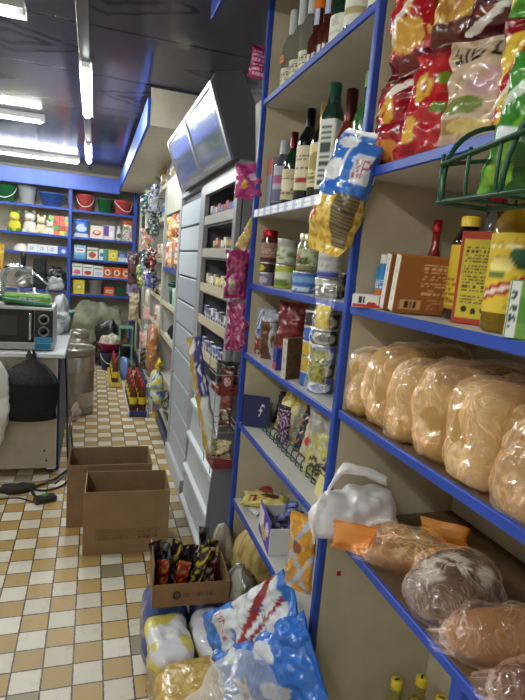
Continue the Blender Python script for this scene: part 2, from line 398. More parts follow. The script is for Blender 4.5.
lamp('fluorescent tube lamp on the ceiling left of the aisle before the bread shelves', -1.25, .75, 1.26)
lamp('fluorescent tube lamp on the ceiling by the shop entrance', -1.1, -.9, 1.26)
q = M(); q.box((0, 0, -.014), (.06, 6.4, .028), '#5c5961', .003)
tag(q.build('cable_duct', 'plastic', None, (-.085, 4.7, 2.658)), 'straight grey cable duct running along the ceiling between the lamps', 'cable duct')
bpy.data.objects['cable_duct'].location.z = 2.66
# ================================================================== SHELVING ON THE RIGHT
BLUE = '#2c4cb0'; CREAM = '#cbc0a6'
def wall_shelving(name, label, y0, y1, zs, post_y, top=2.6, mid=None, near_panel=True, wood=()):
    t = thing(name, label, 'shelving', (.6, y0, 0))
    L = y1-y0
    M().box((.40, L/2, top/2), (.012, L-.002, top), CREAM, .001).build('back_panel', 'paint', t)
    for yy in post_y:
        M().box((.205, yy-y0, top/2), (.378, .016, top), CREAM, .001).build('side_panel', 'paint', t)
        M().box((.004, yy-y0, top/2), (.020, .019, top), BLUE, .003).build('post', 'paint', t)
    for z in zs:
        c = '#6b5238' if z in wood else '#d4d2cc'
        s = M().box((.2, L/2, z-.011), (.385, L-.018, .022), c, .001).build('shelf', 'wood' if z in wood else 'paint', t)
        M().box((.0035, L/2, z-.0105), (.009, L-.022, .0215), BLUE, .002).build('edge_strip', 'paint', s)
    return t
ZN = (1.79, 1.47, 1.205, .905, .10)
nu_ = wall_shelving('wall_shelving', 'cream wall shelving bay with blue edges holding the bread and chips', -.45, 1.171, ZN, (-.43,), wood=(.905, 1.205))
M().box((.02, .64+.45, .445), (.022, .03, .87), BLUE, .003).build('post', 'paint', nu_)
M().box((.21, .64+.45, .445), (.36, .014, .87), CREAM, .001).build('side_panel', 'paint', nu_)
wall_shelving('wall_shelving', 'cream wall shelving bay with blue edges holding the bottles and tins', 1.171, 2.075, (2.17, 1.755, 1.47, 1.187, .888, .544), (1.18, 2.065))
# small red price scrap on the panel
tag(M().box((0, 0, 0), (.012, .001, .014), '#b32020', 0).build('sticker', 'paper', None, (.66, 1.1712, .74)), 'tiny red sticker scrap on the cream panel under the bread', 'sticker')
q = M(); q.box((0, 0, 0), (.006, .83, .03), '#c8ccd6', .001, {'l': lab('#9fb0dc', ('s', 0, .1, 1, .9, 'u', 11, .62, '#eceef0'), ('s', 0, .35, 1, .6, 'u', 33, .5, '#9a9aa6'))}, (120, 6))
tag(q.build('price_rail', 'plastic', None, (.594, 1.622, 1.742)), 'strip of white price tags along the wine bottle shelf', 'price rail')
q = M(); q.box((0, 0, 0), (.018, 2.9, .16), '#2747b4', .003)
tag(q.build('sign_board', 'paint', None, (.425, .83, 2.579)), 'blue board hanging from the ceiling above the chips and bottles', 'board')
# ================================================================== CIGARETTE CABINET
GREY = '#8d9097'
cab = thing('display_cabinet', 'grey cigarette display cabinet with shutters and a slanted light box on top', 'cabinet', (.6, 2.35, 0))
def cp(name, c, d, col=GREY, b=.003, parent=None, m='plastic', **k): return M().box(c, d, col, b, **k).build(name, m, parent or cab)
cp('side_panel', (.215, .012, 1.0), (.37, .02, 2.0), '#7c7f88')
cp('side_panel', (.215, 1.69, 1.2), (.37, .02, 1.7), '#7c7f88')
cp('side_panel', (.215, .80, 1.3), (.37, .03, 1.4), '#7c7f88')
cp('back_panel', (.405, .85, 1.0), (.02, 1.66, 2.0), '#565a66')
cp('top_panel', (.2, .85, 1.985), (.4, 1.7, .03), '#8b8e96')
cp('frame_post', (.012, .03, 1.32), (.026, .05, 1.28), '#8f9299')
cp('frame_post', (.012, .80, 1.22), (.03, .13, 1.5), '#9a9da4')
cp('frame_post', (.012, 1.645, 1.0), (.03, .07, 2.0), '#a9acb0')
cp('header_rail', (.012, .42, 1.945), (.028, .76, .07), '#9a9da4')
SH = []
for z in (1.75, 1.57, 1.375, 1.19, 1.005):
    s = cp('shelf', (.2, .415, z-.01), (.37, .74, .016), '#6f737c', .001)
    cp('shelf_lip', (.006, .415, z+.018), (.008, .74, .05), '#b0b0aa' if z > 1.5 else '#c9bfa4', .001, s, 'plastic')
zt = 1.93
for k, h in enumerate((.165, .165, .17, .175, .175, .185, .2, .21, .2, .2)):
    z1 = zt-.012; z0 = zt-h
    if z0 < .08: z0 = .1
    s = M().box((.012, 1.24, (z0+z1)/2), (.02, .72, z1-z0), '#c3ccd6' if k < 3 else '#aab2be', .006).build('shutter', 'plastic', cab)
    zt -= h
    if zt < .15: break
cp('inner_panel', (.03, 1.24, 1.0), (.01, .74, 1.95), '#24262c')
cp('kick_panel', (-.01, 1.24, .06), (.03, .74, .12), '#b9bdc4')
# sloping bins under the open shelves
for k in range(4):
    za = .875-k*.205; zb = za-.2; xa = .012-.011*k; xb = xa-.010
    q = M(); y0, y1 = .022, .735
    pr = [(xb, zb), (xb-.016, zb+.006), (xb-.016, zb+.03), (xb+.004, zb+.042), (xa+.004, za), (.06, za), (.06, zb)]
    nP = len(pr)
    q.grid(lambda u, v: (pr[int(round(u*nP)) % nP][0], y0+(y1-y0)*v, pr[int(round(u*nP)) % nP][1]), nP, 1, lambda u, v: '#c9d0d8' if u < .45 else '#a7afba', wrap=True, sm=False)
    for yy in (y0, y1): q.face([q.add((p[0], yy, p[1])) for p in (pr if yy == y1 else reversed(pr))], '#8f949c')
    q.build('sloping_bin', 'plastic', cab)
q = M(); pr2 = [(.2, .02), (-.052, .02), (-.03, .45), (.0, .9), (.2, .9)]
for yy in (.0, .018): q.face([q.add((p[0], yy, p[1])) for p in (pr2 if yy > 0 else reversed(pr2))], '#7d818a')
q.grid(lambda u, v: (pr2[int(round(u*5)) % 5][0], .018*v, pr2[int(round(u*5)) % 5][1]), 5, 1, '#7d818a', wrap=True, sm=False)
q.build('end_panel', 'plastic', cab)
cp('plinth', (.2, .415, .03), (.36, .75, .06), '#6c6f76')
# light box
hb = M(); prof = [(-.03, 2.0), (-.145, 2.30), (-.135, 2.335), (-.02, 2.36), (.05, 2.24), (.07, 2.0)]
hb.grid(lambda u, v: (prof[int(round(u*6)) % 6][0], 1.40*v, prof[int(round(u*6)) % 6][1]), 6, 1, '#55575f', wrap=True, sm=False, flip=True)
for yy in (0, 1.40): hb.face([hb.add((p[0], yy, p[1])) for p in (prof if yy == 0 else reversed(prof))], '#54565e')
hbo = hb.build('light_box', 'plastic', cab)
def slab(y0, y1, a0, a1, off, th, col):
    q = M(); p0 = Vector((-.03, 0, 2.0)); p1 = Vector((-.145, 0, 2.30)); d = p1-p0; nrm = Vector((-d.z, 0, d.x)).normalized()
    xf = []
    A, B = p0+d*a0, p0+d*a1
    for off_ in (off, off+th):
        for (P, y) in ((A, y0), (A, y1), (B, y1), (B, y0)): xf.append(q.add(P+nrm*off_+Vector((0, y, 0))))
    for f in ((0, 1, 2, 3), (7, 6, 5, 4), (0, 4, 5, 1), (1, 5, 6, 2), (2, 6, 7, 3), (3, 7, 4, 0)): q.face([xf[i] for i in f], col)
    return q
slab(.03, .69, .05, .95, .001, .006, '#868c98').build('acrylic_panel', 'acrylic', hbo)
slab(.71, 1.37, .05, .95, .001, .006, '#868c98').build('acrylic_panel', 'acrylic', hbo)
for (y0, y1, a0, a1) in ((0, 1.4, -.02, .05), (0, 1.4, .95, 1.0), (.685, .715, .05, .95), (0, .03, .05, .95), (1.37, 1.4, .05, .95)):
    slab(y0, y1, a0, a1, .001, .012, '#a9adb5').build('trim', 'metal', hbo)
# ================================================================== FAR WHITE SHELVING
wu = thing('gondola_shelving', 'white product shelving with a blue base beyond the grey cabinet', 'shelving', (.62, 4.10, 0))
for yy in (0., .98, 2.05, 3.0, 3.86): M().box((.01, yy, 1.2), (.03, .035, 2.4), '#c8c8c2', .003).build('post', 'paint', wu)
for yy in (.98, 2.05, 3.0): M().box((.2, yy, 1.2), (.36, .012, 2.4), '#c4c4bf', .001).build('divider', 'paint', wu)
M().box((.41, 1.93, 1.2), (.012, 3.9, 2.4), '#cdccc6', .001).build('back_panel', 'paint', wu)
M().box((.0, 1.93, .05), (.03, 3.9, .1), '#24386e', .003).build('kick_panel', 'paint', wu)
for (a, b, zz) in ((.02, .97, (2.2, 1.43, 1.12, .83, .46, .14)), (.99, 2.04, (2.2, 1.9, 1.5, 1.13, .85, .46, .14)), (2.06, 2.99, (2.1, 1.7, 1.3, .9, .46, .14)), (3.01, 3.85, (2.1, 1.6, 1.1, .6, .14))):
    for z in zz:
        s = M().box((.205, (a+b)/2, z-.01), (.385, b-a, .018), '#dedcd4', .001).build('shelf', 'paint', wu)
        M().box((.008, (a+b)/2, z+.004), (.01, b-a, .04), '#2d469e' if abs(z-1.43) < .01 else '#d9d0b4', .001).build('shelf_lip', 'paint', s)
M().box((.015, .5, 2.05), (.02, .93, .27), '#c7c6b6', .004).build('flap_panel', 'paint', wu)
cn = thing('canopy', 'cream canopy with a blue front above the far white shelving', 'canopy', (.32, 3.8, 2.4))
M().box((0, 2.1, .09), (.02, 4.2, .18), '#2f55c4', .002).build('fascia', 'paint', cn)
M().box((.2, 2.1, .01), (.38, 4.2, .012), '#d2cbb9', .001).build('soffit', 'paint', cn)
M().box((.2, .01, .13), (.38, .012, .23), '#cfc8b6', .001).build('end_panel', 'paint', cn)
# ================================================================== BACK SHELVING
bk = thing('wall_shelving', 'cream back wall shelving with blue posts and a blue valance', 'shelving', (0, 8.0, 0))
M().box((-.6, .42, 1.25), (2.4, .012, 2.5), '#bdb7aa', .001).build('back_panel', 'paint', bk)
for x in (-1.78, -.33, .55):
    M().box((x, .0, 1.2), (.045, .03, 2.4), BLUE, .003).build('post', 'paint', bk)
    M().box((x, .21, 1.2), (.014, .38, 2.4), '#bdb7aa', .001).build('side_panel', 'paint', bk)
for (a, b, zz) in ((-1.76, -.35, (2.09, 1.71, 1.45, .94, .3)), (-.31, .53, (2.08, 1.71, 1.41, 1.17, .91, .2))):
    for z in zz:
        s = M().box(((a+b)/2, .21, z-.011), (b-a, .38, .02), '#cfcac0', .001).build('shelf', 'paint', bk)
        M().box(((a+b)/2, .012, z-.012), (b-a, .012, .032), BLUE, .002).build('edge_strip', 'paint', s)
M().box((-.73, -.06, 2.45), (2.1, .02, .2), '#3f5fc0', .003).build('valance', 'paint', bk)
M().box((-.73, .16, 2.545), (2.1, .44, .012), '#3f5fc0', .003).build('valance_top', 'paint', bk)
# ================================================================== NEAR BAY: chips shelf (z 1.79)
Z = 1.791
bag('crisp_bag', 'small red crisp bag picturing chips, at the left end of the chips shelf', (.642, 1.118, Z), .115, .20, .055,
    lab('#8e1420', ('d', .8, .4, .07, '#f0e6da'), ('e', .35, .62, .2, .15, '#d9a63a'), ('r', 0, 0, 1, .22, '#7a2417'), ('e', .5, .16, .3, .12, '#d98a3c'), ('n', 9, .3, '#c8282c', 2)), seed=1, lean=.05, rz=-1.25, wr=.009)
bag('crisp_bag', 'red crisp bag with a big white letter W, on top of the small red bag', (.65, 1.085, Z+.195), .125, .24, .06,
    lab('#b01a22', ('d', .78, .55, .17, '#c22530'), ('t', .12, .66, .92, .9, 'W', '#f2ece4'), ('d', .52, .5, .05, '#f1e7da'), ('e', .5, .3, .36, .14, '#d8a445'), ('n', 8, .36, '#d8a445', 3), ('r', 0, 0, 1, .16, '#6a1216')), seed=2.2, lean=.0, roll=-.10, rz=-1.15, wr=.009)
bag('crisp_bag', 'tall red crisp bag with yellow and green print standing second from the left', (.648, 1.012, Z), .125, .23, .065,
    lab('#b3202a', ('e', .3, .6, .16, .12, '#d8b040'), ('e', .72, .66, .18, .08, '#7c9a30'), ('r', .6, .4, .85, .48, '#6e8f3a'), ('e', .2, .24, .16, .12, '#e0b24a'), ('n', 7, .33, '#c93a34', 5), ('r', 0, .94, 1, 1, '#7c141a')), seed=3, lean=.1, roll=.12, rz=-1.0, wr=.009)
bag('crisp_bag', 'golden yellow crisp bag above the tall red one', (.69, .985, Z+.225), .125, .22, .06,
    lab('#c79a3a', ('d', .6, .8, .06, '#e9d9a0'), ('e', .35, .4, .3, .2, '#b4802c'), ('n', 7, .25, '#dcb862', 6), ('r', 0, 0, 1, .2, '#5c2a1a')), seed=4, rz=-1.1, wr=.009)
bag('crisp_bag', 'dark maroon crisp bag picturing browned crisps, above the beige pouch', (.70, .87, Z+.205), .15, .17, .06,
    lab('#4a1620', ('e', .45, .55, .36, .2, '#b4713c'), ('n', 9, .22, '#7c3a2a', 7), ('d', .25, .5, .05, '#d8d2cc'), ('r', 0, .85, 1, 1, '#26241e')), seed=5, rz=-1.0, roll=.15, wr=.01)
bag('snack_pouch', 'beige pouch with big dark letters and pictured croutons on the chips shelf', (.662, .862, Z), .14, .20, .06,
    lab('#cdb49c', ('t', .1, .76, .98, .93, 'ЫБІВ', '#26221f'), ('e', .62, .56, .3, .12, '#c29aa0'), ('n', 8, .3, '#b39a70', 8), ('e', .3, .36, .3, .09, '#7f8a4a'), ('r', 0, .12, 1, .24, '#a98a50'), ('e', .5, .18, .4, .06, '#d9c07a')), seed=6, lean=.08, rz=-.95, wr=.007)
bag('crisp_bag', 'green and yellow crisp bag at the top edge with a small dark printed panel', (.69, .765, Z+.20), .12, .19, .055,
    lab('#4f9a34', ('d', .55, .6, .2, '#e0c84a'), ('r', .3, .4, .8, .64, '#e8a630'), ('x', .34, .44, .78, .6, 3, 18, '#3a2a14'), ('n', 7, .35, '#78b848', 9)), seed=7, rz=-1.0, roll=.12, wr=.008)
bag('crisp_bag', 'red and yellow crisp bag beside the beige pouch', (.675, .765, Z), .10, .195, .05,
    lab('#e2bd3c', ('d', .62, .7, .16, '#b32025'), ('d', .62, .7, .04, '#f0e8dc'), ('e', .4, .3, .3, .12, '#f0d878'), ('n', 8, .33, '#caa030', 11), ('r', 0, .88, 1, 1, '#8a1a1e')), seed=8, rz=-.95, wr=.008)
bag('crisp_bag', 'narrow yellow crisp bag at the top right corner of the photo', (.63, .64, Z+.18), .10, .2, .05,
    lab('#d9b32c', ('n', 6, .25, '#ecd472', 12), ('d', .4, .5, .07, '#7c5a14')), seed=9, rz=-1.0, wr=.008)
bag('crisp_bag', 'black crisp bag with white marks at the right edge of the photo', (.645, .66, Z), .12, .18, .055,
    lab('#1d1d20', ('d', .5, .9, .06, '#d8d8d8'), ('e', .3, .35, .25, .14, '#e3c340'), ('n', 9, .32, '#4a4a50', 13), ('d', .16, .4, .05, '#c8452c')), seed=10, rz=-1.0, wr=.009)
# green wire basket hooked on the chips shelf
wb = thing('wire_basket', 'green wire basket hooked on the edge of the chips shelf', 'basket', (.55, .58, 1.665))
GW = '#1d4a33'
def arc(p0, p1, p2, n=10): return [tuple((1-t)**2*a+2*t*(1-t)*b+t*t*c for a, b, c in zip(p0, p1, p2)) for t in [i/n for i in range(n+1)]]
q = M()
q.tube([(-.055, .13, .0), (-.055, -.16, .0), (.04, -.16, .0), (.04, .13, .0)], .004, 8, GW, closed=True)
q.tube([(-.055, .13, .055), (-.055, -.16, .085), (.04, -.16, .085), (.04, .13, .075)], .0045, 8, GW, closed=True)
q.build('rail', 'plastic', wb)
for yy in (.13, .07, .01, -.05, -.11, -.16):
    q = M(); q.tube(arc((-.055, yy, .07), (-.058, yy, .0), (-.05, yy, 0))+[(.036, yy, 0)]+[(.04, yy, .085)], .003, 6, GW); q.build('wire', 'plastic', wb)
q = M(); q.tube(arc((-.055, .12, .0), (-.06, .14, .11), (.045, .135, .125), 12), .004, 8, GW); q.build('arch', 'plastic', wb); q = M(); q.tube(arc((-.055, .0, .0), (-.055, .0, .15), (.02, -.13, .15), 12), .004, 8, GW); q.build('arch', 'plastic', wb)
q = M(); q.tube([(.04, .13, .12), (.044, .13, .155), (.075, .13, .14)], .004, 8, GW); q.build('hook', 'plastic', wb); q = M(); q.tube([(.04, -.12, .085), (.044, -.12, .155), (.075, -.12, .14)], .004, 8, GW); q.build('hook', 'plastic', wb)
bag('snack_bag', 'bright green snack bag standing in the green wire basket', (.545, .635, 1.673), .07, .185, .045,
    lab('#3f8a2e', ('d', .5, 1.2, .12, '#79b83c'), ('r', .55, 0, 1, 1, '#2c5c22'), ('r', .1, .38, .6, .48, '#dfe6ea'), ('d', .78, .3, .05, '#c8d8cc'), ('e', .4, .16, .25, .1, '#8ec23e')), seed=12, lean=-.05, roll=.16, rz=-.9, wr=.006)
bag('snack_bag', 'dark patterned snack bag behind the green one in the wire basket', (.558, .51, 1.673), .07, .13, .035,
    lab('#252622', ('e', .6, .6, .25, .14, '#d8c23a'), ('r', .3, .32, .8, .46, '#c2452c'), ('n', 9, .3, '#9aa09a', 4), ('e', .5, .2, .3, .06, '#c8c0a8')), seed=13, rz=-1.1)
# ------------------------------------------------------------------ sauce shelf (z 1.47)
Z = 1.471
carton('carton', 'flat white and red carton lying at the left end of the sauce shelf', (.63, 1.10, Z), (.10, .06, .03), '#e6e2dc',
       {'f': lab('#e9e6e0', ('r', 0, 0, 1, .22, '#c23428'), ('r', .62, 0, 1, 1, '#d2502c'), ('t', .74, .25, .94, .85, '15', '#f3efe8'), ('b', .08, .35, .28, .9, '#33343a'), ('e', .45, .2, .12, .3, '#b8281f')), 't': '#efece6'}, rz=-.55, res=(48, 14))
bottle('spray_bottle', 'small blue bottle with a white cap behind the flat white carton', (.675, 1.148, Z), .128, .018, '#2e7fc0',
       lab('#3a8fd0', ('r', .2, .1, .8, .5, '#d8702c'), ('x', .25, .55, .75, .9, 4, 20, '#e8eef4')), (.1, .6), '#e9e9e6', sh=.72, nr=.6, ch=.2, m='plastic')
ob = {'l': lab('#e4e0d8', ('x', .3, .2, .7, .9, 14, 8, '#b0aaa0')), 'f': lab('#9c5f2e', ('x', .35, .35, .95, .92, 9, 26, '#d9b48a'), ('r', .08, .06, .4, .24, '#d2a070'), ('b', .1, .08, .38, .22, '#3a2412'), ('x', .5, .08, .95, .28, 4, 26, '#c08a58')), 't': '#b9783c'}
carton('carton', 'orange brown carton with a white spine, left of a leaning pair', (.69, 1.035, Z+.004), (.145, .026, .124), '#a5682f', ob, res=(44, 40), rot=(.16, 0, -.2))
carton('carton', 'orange brown carton with barcode and white spine, right of a leaning pair', (.685, .985, Z+.004), (.15, .03, .122), '#a5682f', ob, res=(44, 40), rot=(.16, 0, -.2))
bottle('sauce_bottle', 'slim ketchup bottle with a red cap behind the orange brown cartons', (.80, 1.135, Z), .222, .019, '#8c1d14', lab('#b5342a', ('r', .2, .3, .8, .7, '#d8b23a'), ('x', .2, .1, .8, .28, 3, 20, '#e8d8c0')), (.12, .5), '#c01c1c', sh=.55, nr=.5)
bottle('sauce_bottle', 'dark soy sauce bottle with a yellow label and yellow cap', (.73, .925, Z), .21, .031, '#20120e',
       lab('#dcb830', ('r', .5, .7, .74, .95, '#c0281e'), ('x', .18, .1, .8, .66, 8, 22, '#7a5a18'), ('r', 0, 0, 1, .06, '#b08a20')), (.1, .72), '#e5c02a', sh=.74, nr=.55, ch=.1, rz=-.75)
M_ = lab('#d4bf3a', ('r', 0, 0, .07, 1, '#b03a22'), ('r', .93, 0, 1, 1, '#b03a22'), ('r', 0, .93, 1, 1, '#b03a22'), ('r', 0, 0, 1, .06, '#b03a22'), ('x', .14, .36, .86, .86, 13, 30, '#4a4018'),
       ('e', .26, .16, .07, .035, '#2a2410'), ('e', .5, .14, .07, .035, '#2a2410'), ('e', .74, .16, .07, .035, '#2a2410'), ('x', .14, .22, .86, .33, 3, 20, '#5a4c18'))
carton('carton', 'tall yellow and red sauce carton with printed text in front of the dark bottle', (.70, .838, Z), (.075, .058, .172), '#b03a22', {'f': M_, 'l': M_, 'r': '#a8341f'}, res=(40, 60), rz=-.86)
for i, (x, y) in enumerate(((.798, .945), (.86, 1.0))):
    bottle('sauce_bottle', ('clear sauce bottle with a red cap right behind the yellow and red carton', 'clear sauce bottle with a red cap farthest back behind the oil bottle')[i], (x, y, Z), .262+.01*i, .026, '#c8cccc', lab('#c2483a', ('r', .2, .2, .8, .8, '#e0d8d0')), (.15, .5), '#c02436', m='clear_glass', sh=.6, nr=.5)
bottle('oil_bottle', 'large sunflower oil bottle with a yellow label on the sauce shelf', (.668, .72, Z), .27, .042, '#c9a52c',
       lab('#e2c23a', ('e', .58, .72, .12, .13, '#2f5a3a'), ('d', .36, .4, .08, '#b02a24'), ('d', .36, .4, .03, '#ecd9c8'), ('x', .2, .84, .8, .96, 2, 16, '#f3ecc8'), ('n', 9, .33, '#c9a028', 3), ('e', .38, .62, .14, .1, '#f2e28a'), ('e', .34, .5, .1, .06, '#6a7f2a')), (.12, .6), '#e8c430', sh=.64, nr=.36, m='oil', rz=-.85, lbres=(40, 24))
carton('sachet_box', 'small white and green sachet box at the front edge beside the oil bottle', (.615, .640, Z), (.035, .028, .088), '#5a8f3a',
       {'f': lab('#78a848', ('r', 0, 0, .4, 1, '#eef0ea'), ('x', .06, .2, .32, .8, 9, 9, '#39434a'), ('r', .4, .3, 1, .7, '#5c9440')), 'l': lab('#eef0ea', ('x', .2, .15, .8, .85, 9, 9, '#39434a'))}, rz=-.7)
# ------------------------------------------------------------------ bread shelf (z 1.205)
def loaf(label, loc, a, b, c, crust, side, rz, seed, n=4., film='film', flat=.1, pt=None, wob=.01, amp=.004, fl=1.02):
    def col(u, v):
        k = noise.noise((u*14+seed, v*9, seed))*.6
        return crust if v+k*.18 > .7 else (side if k < .12 else crust2)
    crust2 = side if isinstance(side, str) else side
    o = M().blob(a, b, c, pt or (lambda u, v: crust if v+.12*noise.noise((u*14+seed, v*9, seed)) > .72 else side), n, seed, amp, 11, 36, 22, flat).build('bread_loaf', 'bread', None, loc, (0, 0, rz))
    tag(o, label, 'bread')
    q = M().blob(a*1.03+.004, b*fl+.005, c*1.02+.004, '#ffffff', 4.3 if n > 3 else n, seed+3, wob, 17, 40, 26, flat+.02)
    # gathered end of the film
    q.grid(lambda u, v: (a*(.93+.14*v), b*(.75-.6*v)*cos(2*pi*u)*(1+.2*sin(9*2*pi*u)), c*.6+c*(.5-.42*v)*sin(2*pi*u)*(1+.15*cos(7*2*pi*u))), 24, 4, '#ffffff', wrap=True)
    q.build('plastic_bag', film, o, (0, 0, 0))
    return o
ord_ = ('leftmost of the row on the bread shelf', 'second from the left on the bread shelf', 'third from the left on the bread shelf', 'fourth from the left on the bread shelf', 'fifth from the left on the bread shelf', 'rightmost on the bread shelf, cut by the photo edge')
for i, (y, b, h, x, r) in enumerate(((1.122, .040, .160, .735, .06), (1.028, .043, .185, .737, .05), (.932, .043, .165, .735, .06), (.83, .048, .182, .73, .08), (.712, .056, .18, .728, .08), (.585, .055, .165, .725, .06))):
    loaf('white tin loaf in clear film, '+ord_[i], (x, y, 1.206), .128, b, h/1.9, '#9a6f3a', '#bd955a' if i not in (5,) else '#a27842', pi+r, 3.1*i+1, n=5.5)
# ------------------------------------------------------------------ lower bread shelf (z .905)
Z = .906
cr_ = tag(M().blob(.125, .062, .066, '#eef0f2', 2.2, 4.4, .016, 15, 60, 38, .3).build('carrier_bag', 'milky_film', None, (.645, 1.098, Z), (0, 0, .08)), 'knotted white plastic carrier bag on the lower bread shelf under the tin loaves', 'bag')
q = M()
def strip(pts, w, seed):
    pts = [Vector(p) for p in pts]; n = len(pts)-1
    def fn(u, v):
        t = v*n; i = min(int(t), n-1); p = pts[i].lerp(pts[i+1], t-i); ww = w*(1-.35*v)
        a = 2*pi*u
        return p+Vector((cos(a)*ww*.45+noise.noise((a, v*4, seed))*.008, cos(a)*ww*.6, sin(a)*ww*.55+noise.noise((a*2, v*5, seed+2))*.008))
    q.grid(fn, 14, 14, '#f2f3f5', wrap=True)
strip([(-.06, .02, .06), (-.08, .01, .105), (-.075, .0, .145), (-.05, -.005, .175), (.0, -.03, .17), (.045, -.05, .15)], .027, 1)
strip([(-.07, .0, .07), (-.11, -.01, .1), (-.13, -.02, .05), (-.125, -.03, .012)], .034, 5)
q.build('knotted_handle', 'milky_film', cr_)
def stick(name, label, loc, L, r, pt, rz, seed, n=2.2, amp=.004, film='film', pitch=0, wob=.008, film_ends=True, c=None):
    o = M().blob(L/2, r, c or r*.8, pt, n, seed, amp, 14, 44, 22, .3).build(name, 'bread', None, loc, (0, pitch, rz))
    tag(o, label, 'bread')
    q = M().blob(L/2*1.02+.008, r+.006, (c or r*.8)+.005, '#ffffff', n, seed+2, wob, 18, 44, 24, .32)
    if film_ends:
        for s in (-1, 1): q.grid(lambda u, v, s=s: (s*(L/2*.93+.035*v), r*(.5-.1*v)*cos(2*pi*u)*(1+.3*sin(5*2*pi*u+seed)), r*.55+r*(.4-.15*v)*sin(2*pi*u)*(1+.3*cos(7*2*pi*u))), 22, 4, '#ffffff', wrap=True)
    q.build('plastic_bag', film, o)
    return o
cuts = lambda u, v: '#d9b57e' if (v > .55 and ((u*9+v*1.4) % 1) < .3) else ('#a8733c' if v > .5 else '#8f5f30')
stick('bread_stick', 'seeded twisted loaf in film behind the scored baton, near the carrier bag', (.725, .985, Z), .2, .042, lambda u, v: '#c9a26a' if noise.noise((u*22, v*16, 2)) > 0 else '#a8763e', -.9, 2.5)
ow = M().pillow(.10, .07, .022, '#e0962e', 3, .006, 20, 12).build('bread_wrapper', 'orange_film', None, (.59, 1.0, Z+.004), (0, 0, -.6))
tag(ow, 'orange tinted bag end lying at the shelf edge before the white carrier bag', 'wrapper')
ow = M().pillow(.12, .055, .03, '#d08a2a', 8, .006, 20, 12).build('bread_wrapper', 'orange_film', None, (.84, 1.0, Z+.004), (0, 0, -.7))
tag(ow, 'orange tinted wrapper standing behind the scored baton', 'wrapper')
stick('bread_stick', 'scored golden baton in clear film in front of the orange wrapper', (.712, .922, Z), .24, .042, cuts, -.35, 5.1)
flour = lambda u, v: '#cfc4b4' if v > .62 and noise.noise((u*7, v*6, 3.3)) > -.05 else ('#6e4e36' if noise.noise((u*16, v*12, 1)) > -.2 else '#553a28')
loaf('round dark rye loaf dusted with flour, in clear film', (.712, .80, Z), .122, .078, .05, '#6b4a32', '#5c3f2b', .5, 7.7, n=2.3, pt=flour, flat=.3, wob=.012, amp=.005)
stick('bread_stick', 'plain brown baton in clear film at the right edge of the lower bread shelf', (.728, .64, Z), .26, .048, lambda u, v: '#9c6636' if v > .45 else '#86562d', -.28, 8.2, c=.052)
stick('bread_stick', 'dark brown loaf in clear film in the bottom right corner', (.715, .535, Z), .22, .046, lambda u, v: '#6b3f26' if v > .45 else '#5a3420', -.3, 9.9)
# ------------------------------------------------------------------ bottom shelf oil bottles
for i, (x, y) in enumerate(((.845, 1.105), (.922, 1.098), (.853, 1.026), (.932, 1.022))):
    r = bottle('oil_bottle', ('oil bottle with a yellow cap under the bread, back left of four', 'oil bottle with a yellow cap under the bread, back right of four', 'oil bottle with a yellow cap under the bread, front left of four', 'oil bottle with a yellow cap under the bread, front right of four')[i],
           (x, y, .101), .335, .036, '#f0e48a', None, cap='#e3c93a', sh=.66, nr=.4, ch=.07, m='oil', rz=i*.8)
    M().box((0, 0, .3356), (.016, .006, .0008), '#2a2618', 0).build('print', 'paper', r)
# ================================================================== FAR BAY
# ---- top shelf (z 2.17)
Z = 2.171
for i, y in enumerate((1.965, 1.875, 1.785)):
    bottle('vodka_bottle', ('clear vodka bottle with a white label, farthest on the top bottle shelf', 'clear vodka bottle, second farthest on the top bottle shelf', 'clear vodka bottle beside the blue labelled pair on the top shelf')[i], (.665, y, Z), .29, .034, '#e4e8e6',
           lab('#ddd8c2', ('r', 0, 0, 1, .5, '#b4a068'), ('x', .2, .5, .8, .9, 4, 20, '#4c4a40'), ('e', .5, .3, .14, .2, '#e8e4d4')), (.03, .3), '#d8d9da', m='clear_glass', sh=.55, nr=.4, ch=.3)
    if i == 0: tag(M().box((0, 0, 0), (.004, .032, .024), '#e07a26', .001, {'l': lab('#e07a26', ('r', .2, .3, .8, .7, '#5a2a10'))}, (9, 7)).build('price_tag', 'paper', None, (.626, 1.95, Z+.115), (0, 0, .1)), 'orange price tag hanging on the farthest vodka bottle', 'tag')
for i, y in enumerate((1.70, 1.615)):
    bottle('cognac_bottle', ('flat brown brandy bottle with blue neck label and orange tag, farther of two', 'flat brown brandy bottle with blue neck label and orange tag, nearer of two')[i], (.66, y, Z), .245, .03, '#4a1e12',
           lab('#dfe0e6', ('s', 0, 0, 1, 1, 'u', 7, .35, '#6a2a1c')), (.02, .2), '#e07a28', sh=.36, nr=.62, ch=.24, neck=lab('#2b3fa8', ('r', 0, .1, 1, .22, '#e8e8ee'), ('r', .3, .4, .7, .7, '#c8d0ea')), n=2.6)
bottle('champagne_bottle', 'dark green sparkling wine bottle with silver foil on the top shelf', (.675, 1.525, Z), .32, .046, '#14321c', lab('#e6e4d8', ('n', 6, .2, '#c8c8b8', 2)), (.04, .3), '#b8b8b4', sh=.48, nr=.36, foil=.66)
bottle('wine_bottle', 'slim green wine bottle with a white label on the top shelf', (.66, 1.425, Z), .31, .034, '#2c5c24', lab('#e8e6de', ('r', .2, .3, .8, .5, '#b8a878')), (.1, .4), '#2a5a28', sh=.5, nr=.4)
bottle('wine_bottle', 'nearly black wine bottle at the back of the top shelf near the post', (.705, 1.345, Z), .31, .038, '#10201a', lab('#d8d0c0'), (.12, .42), '#1a1a1c', sh=.55)
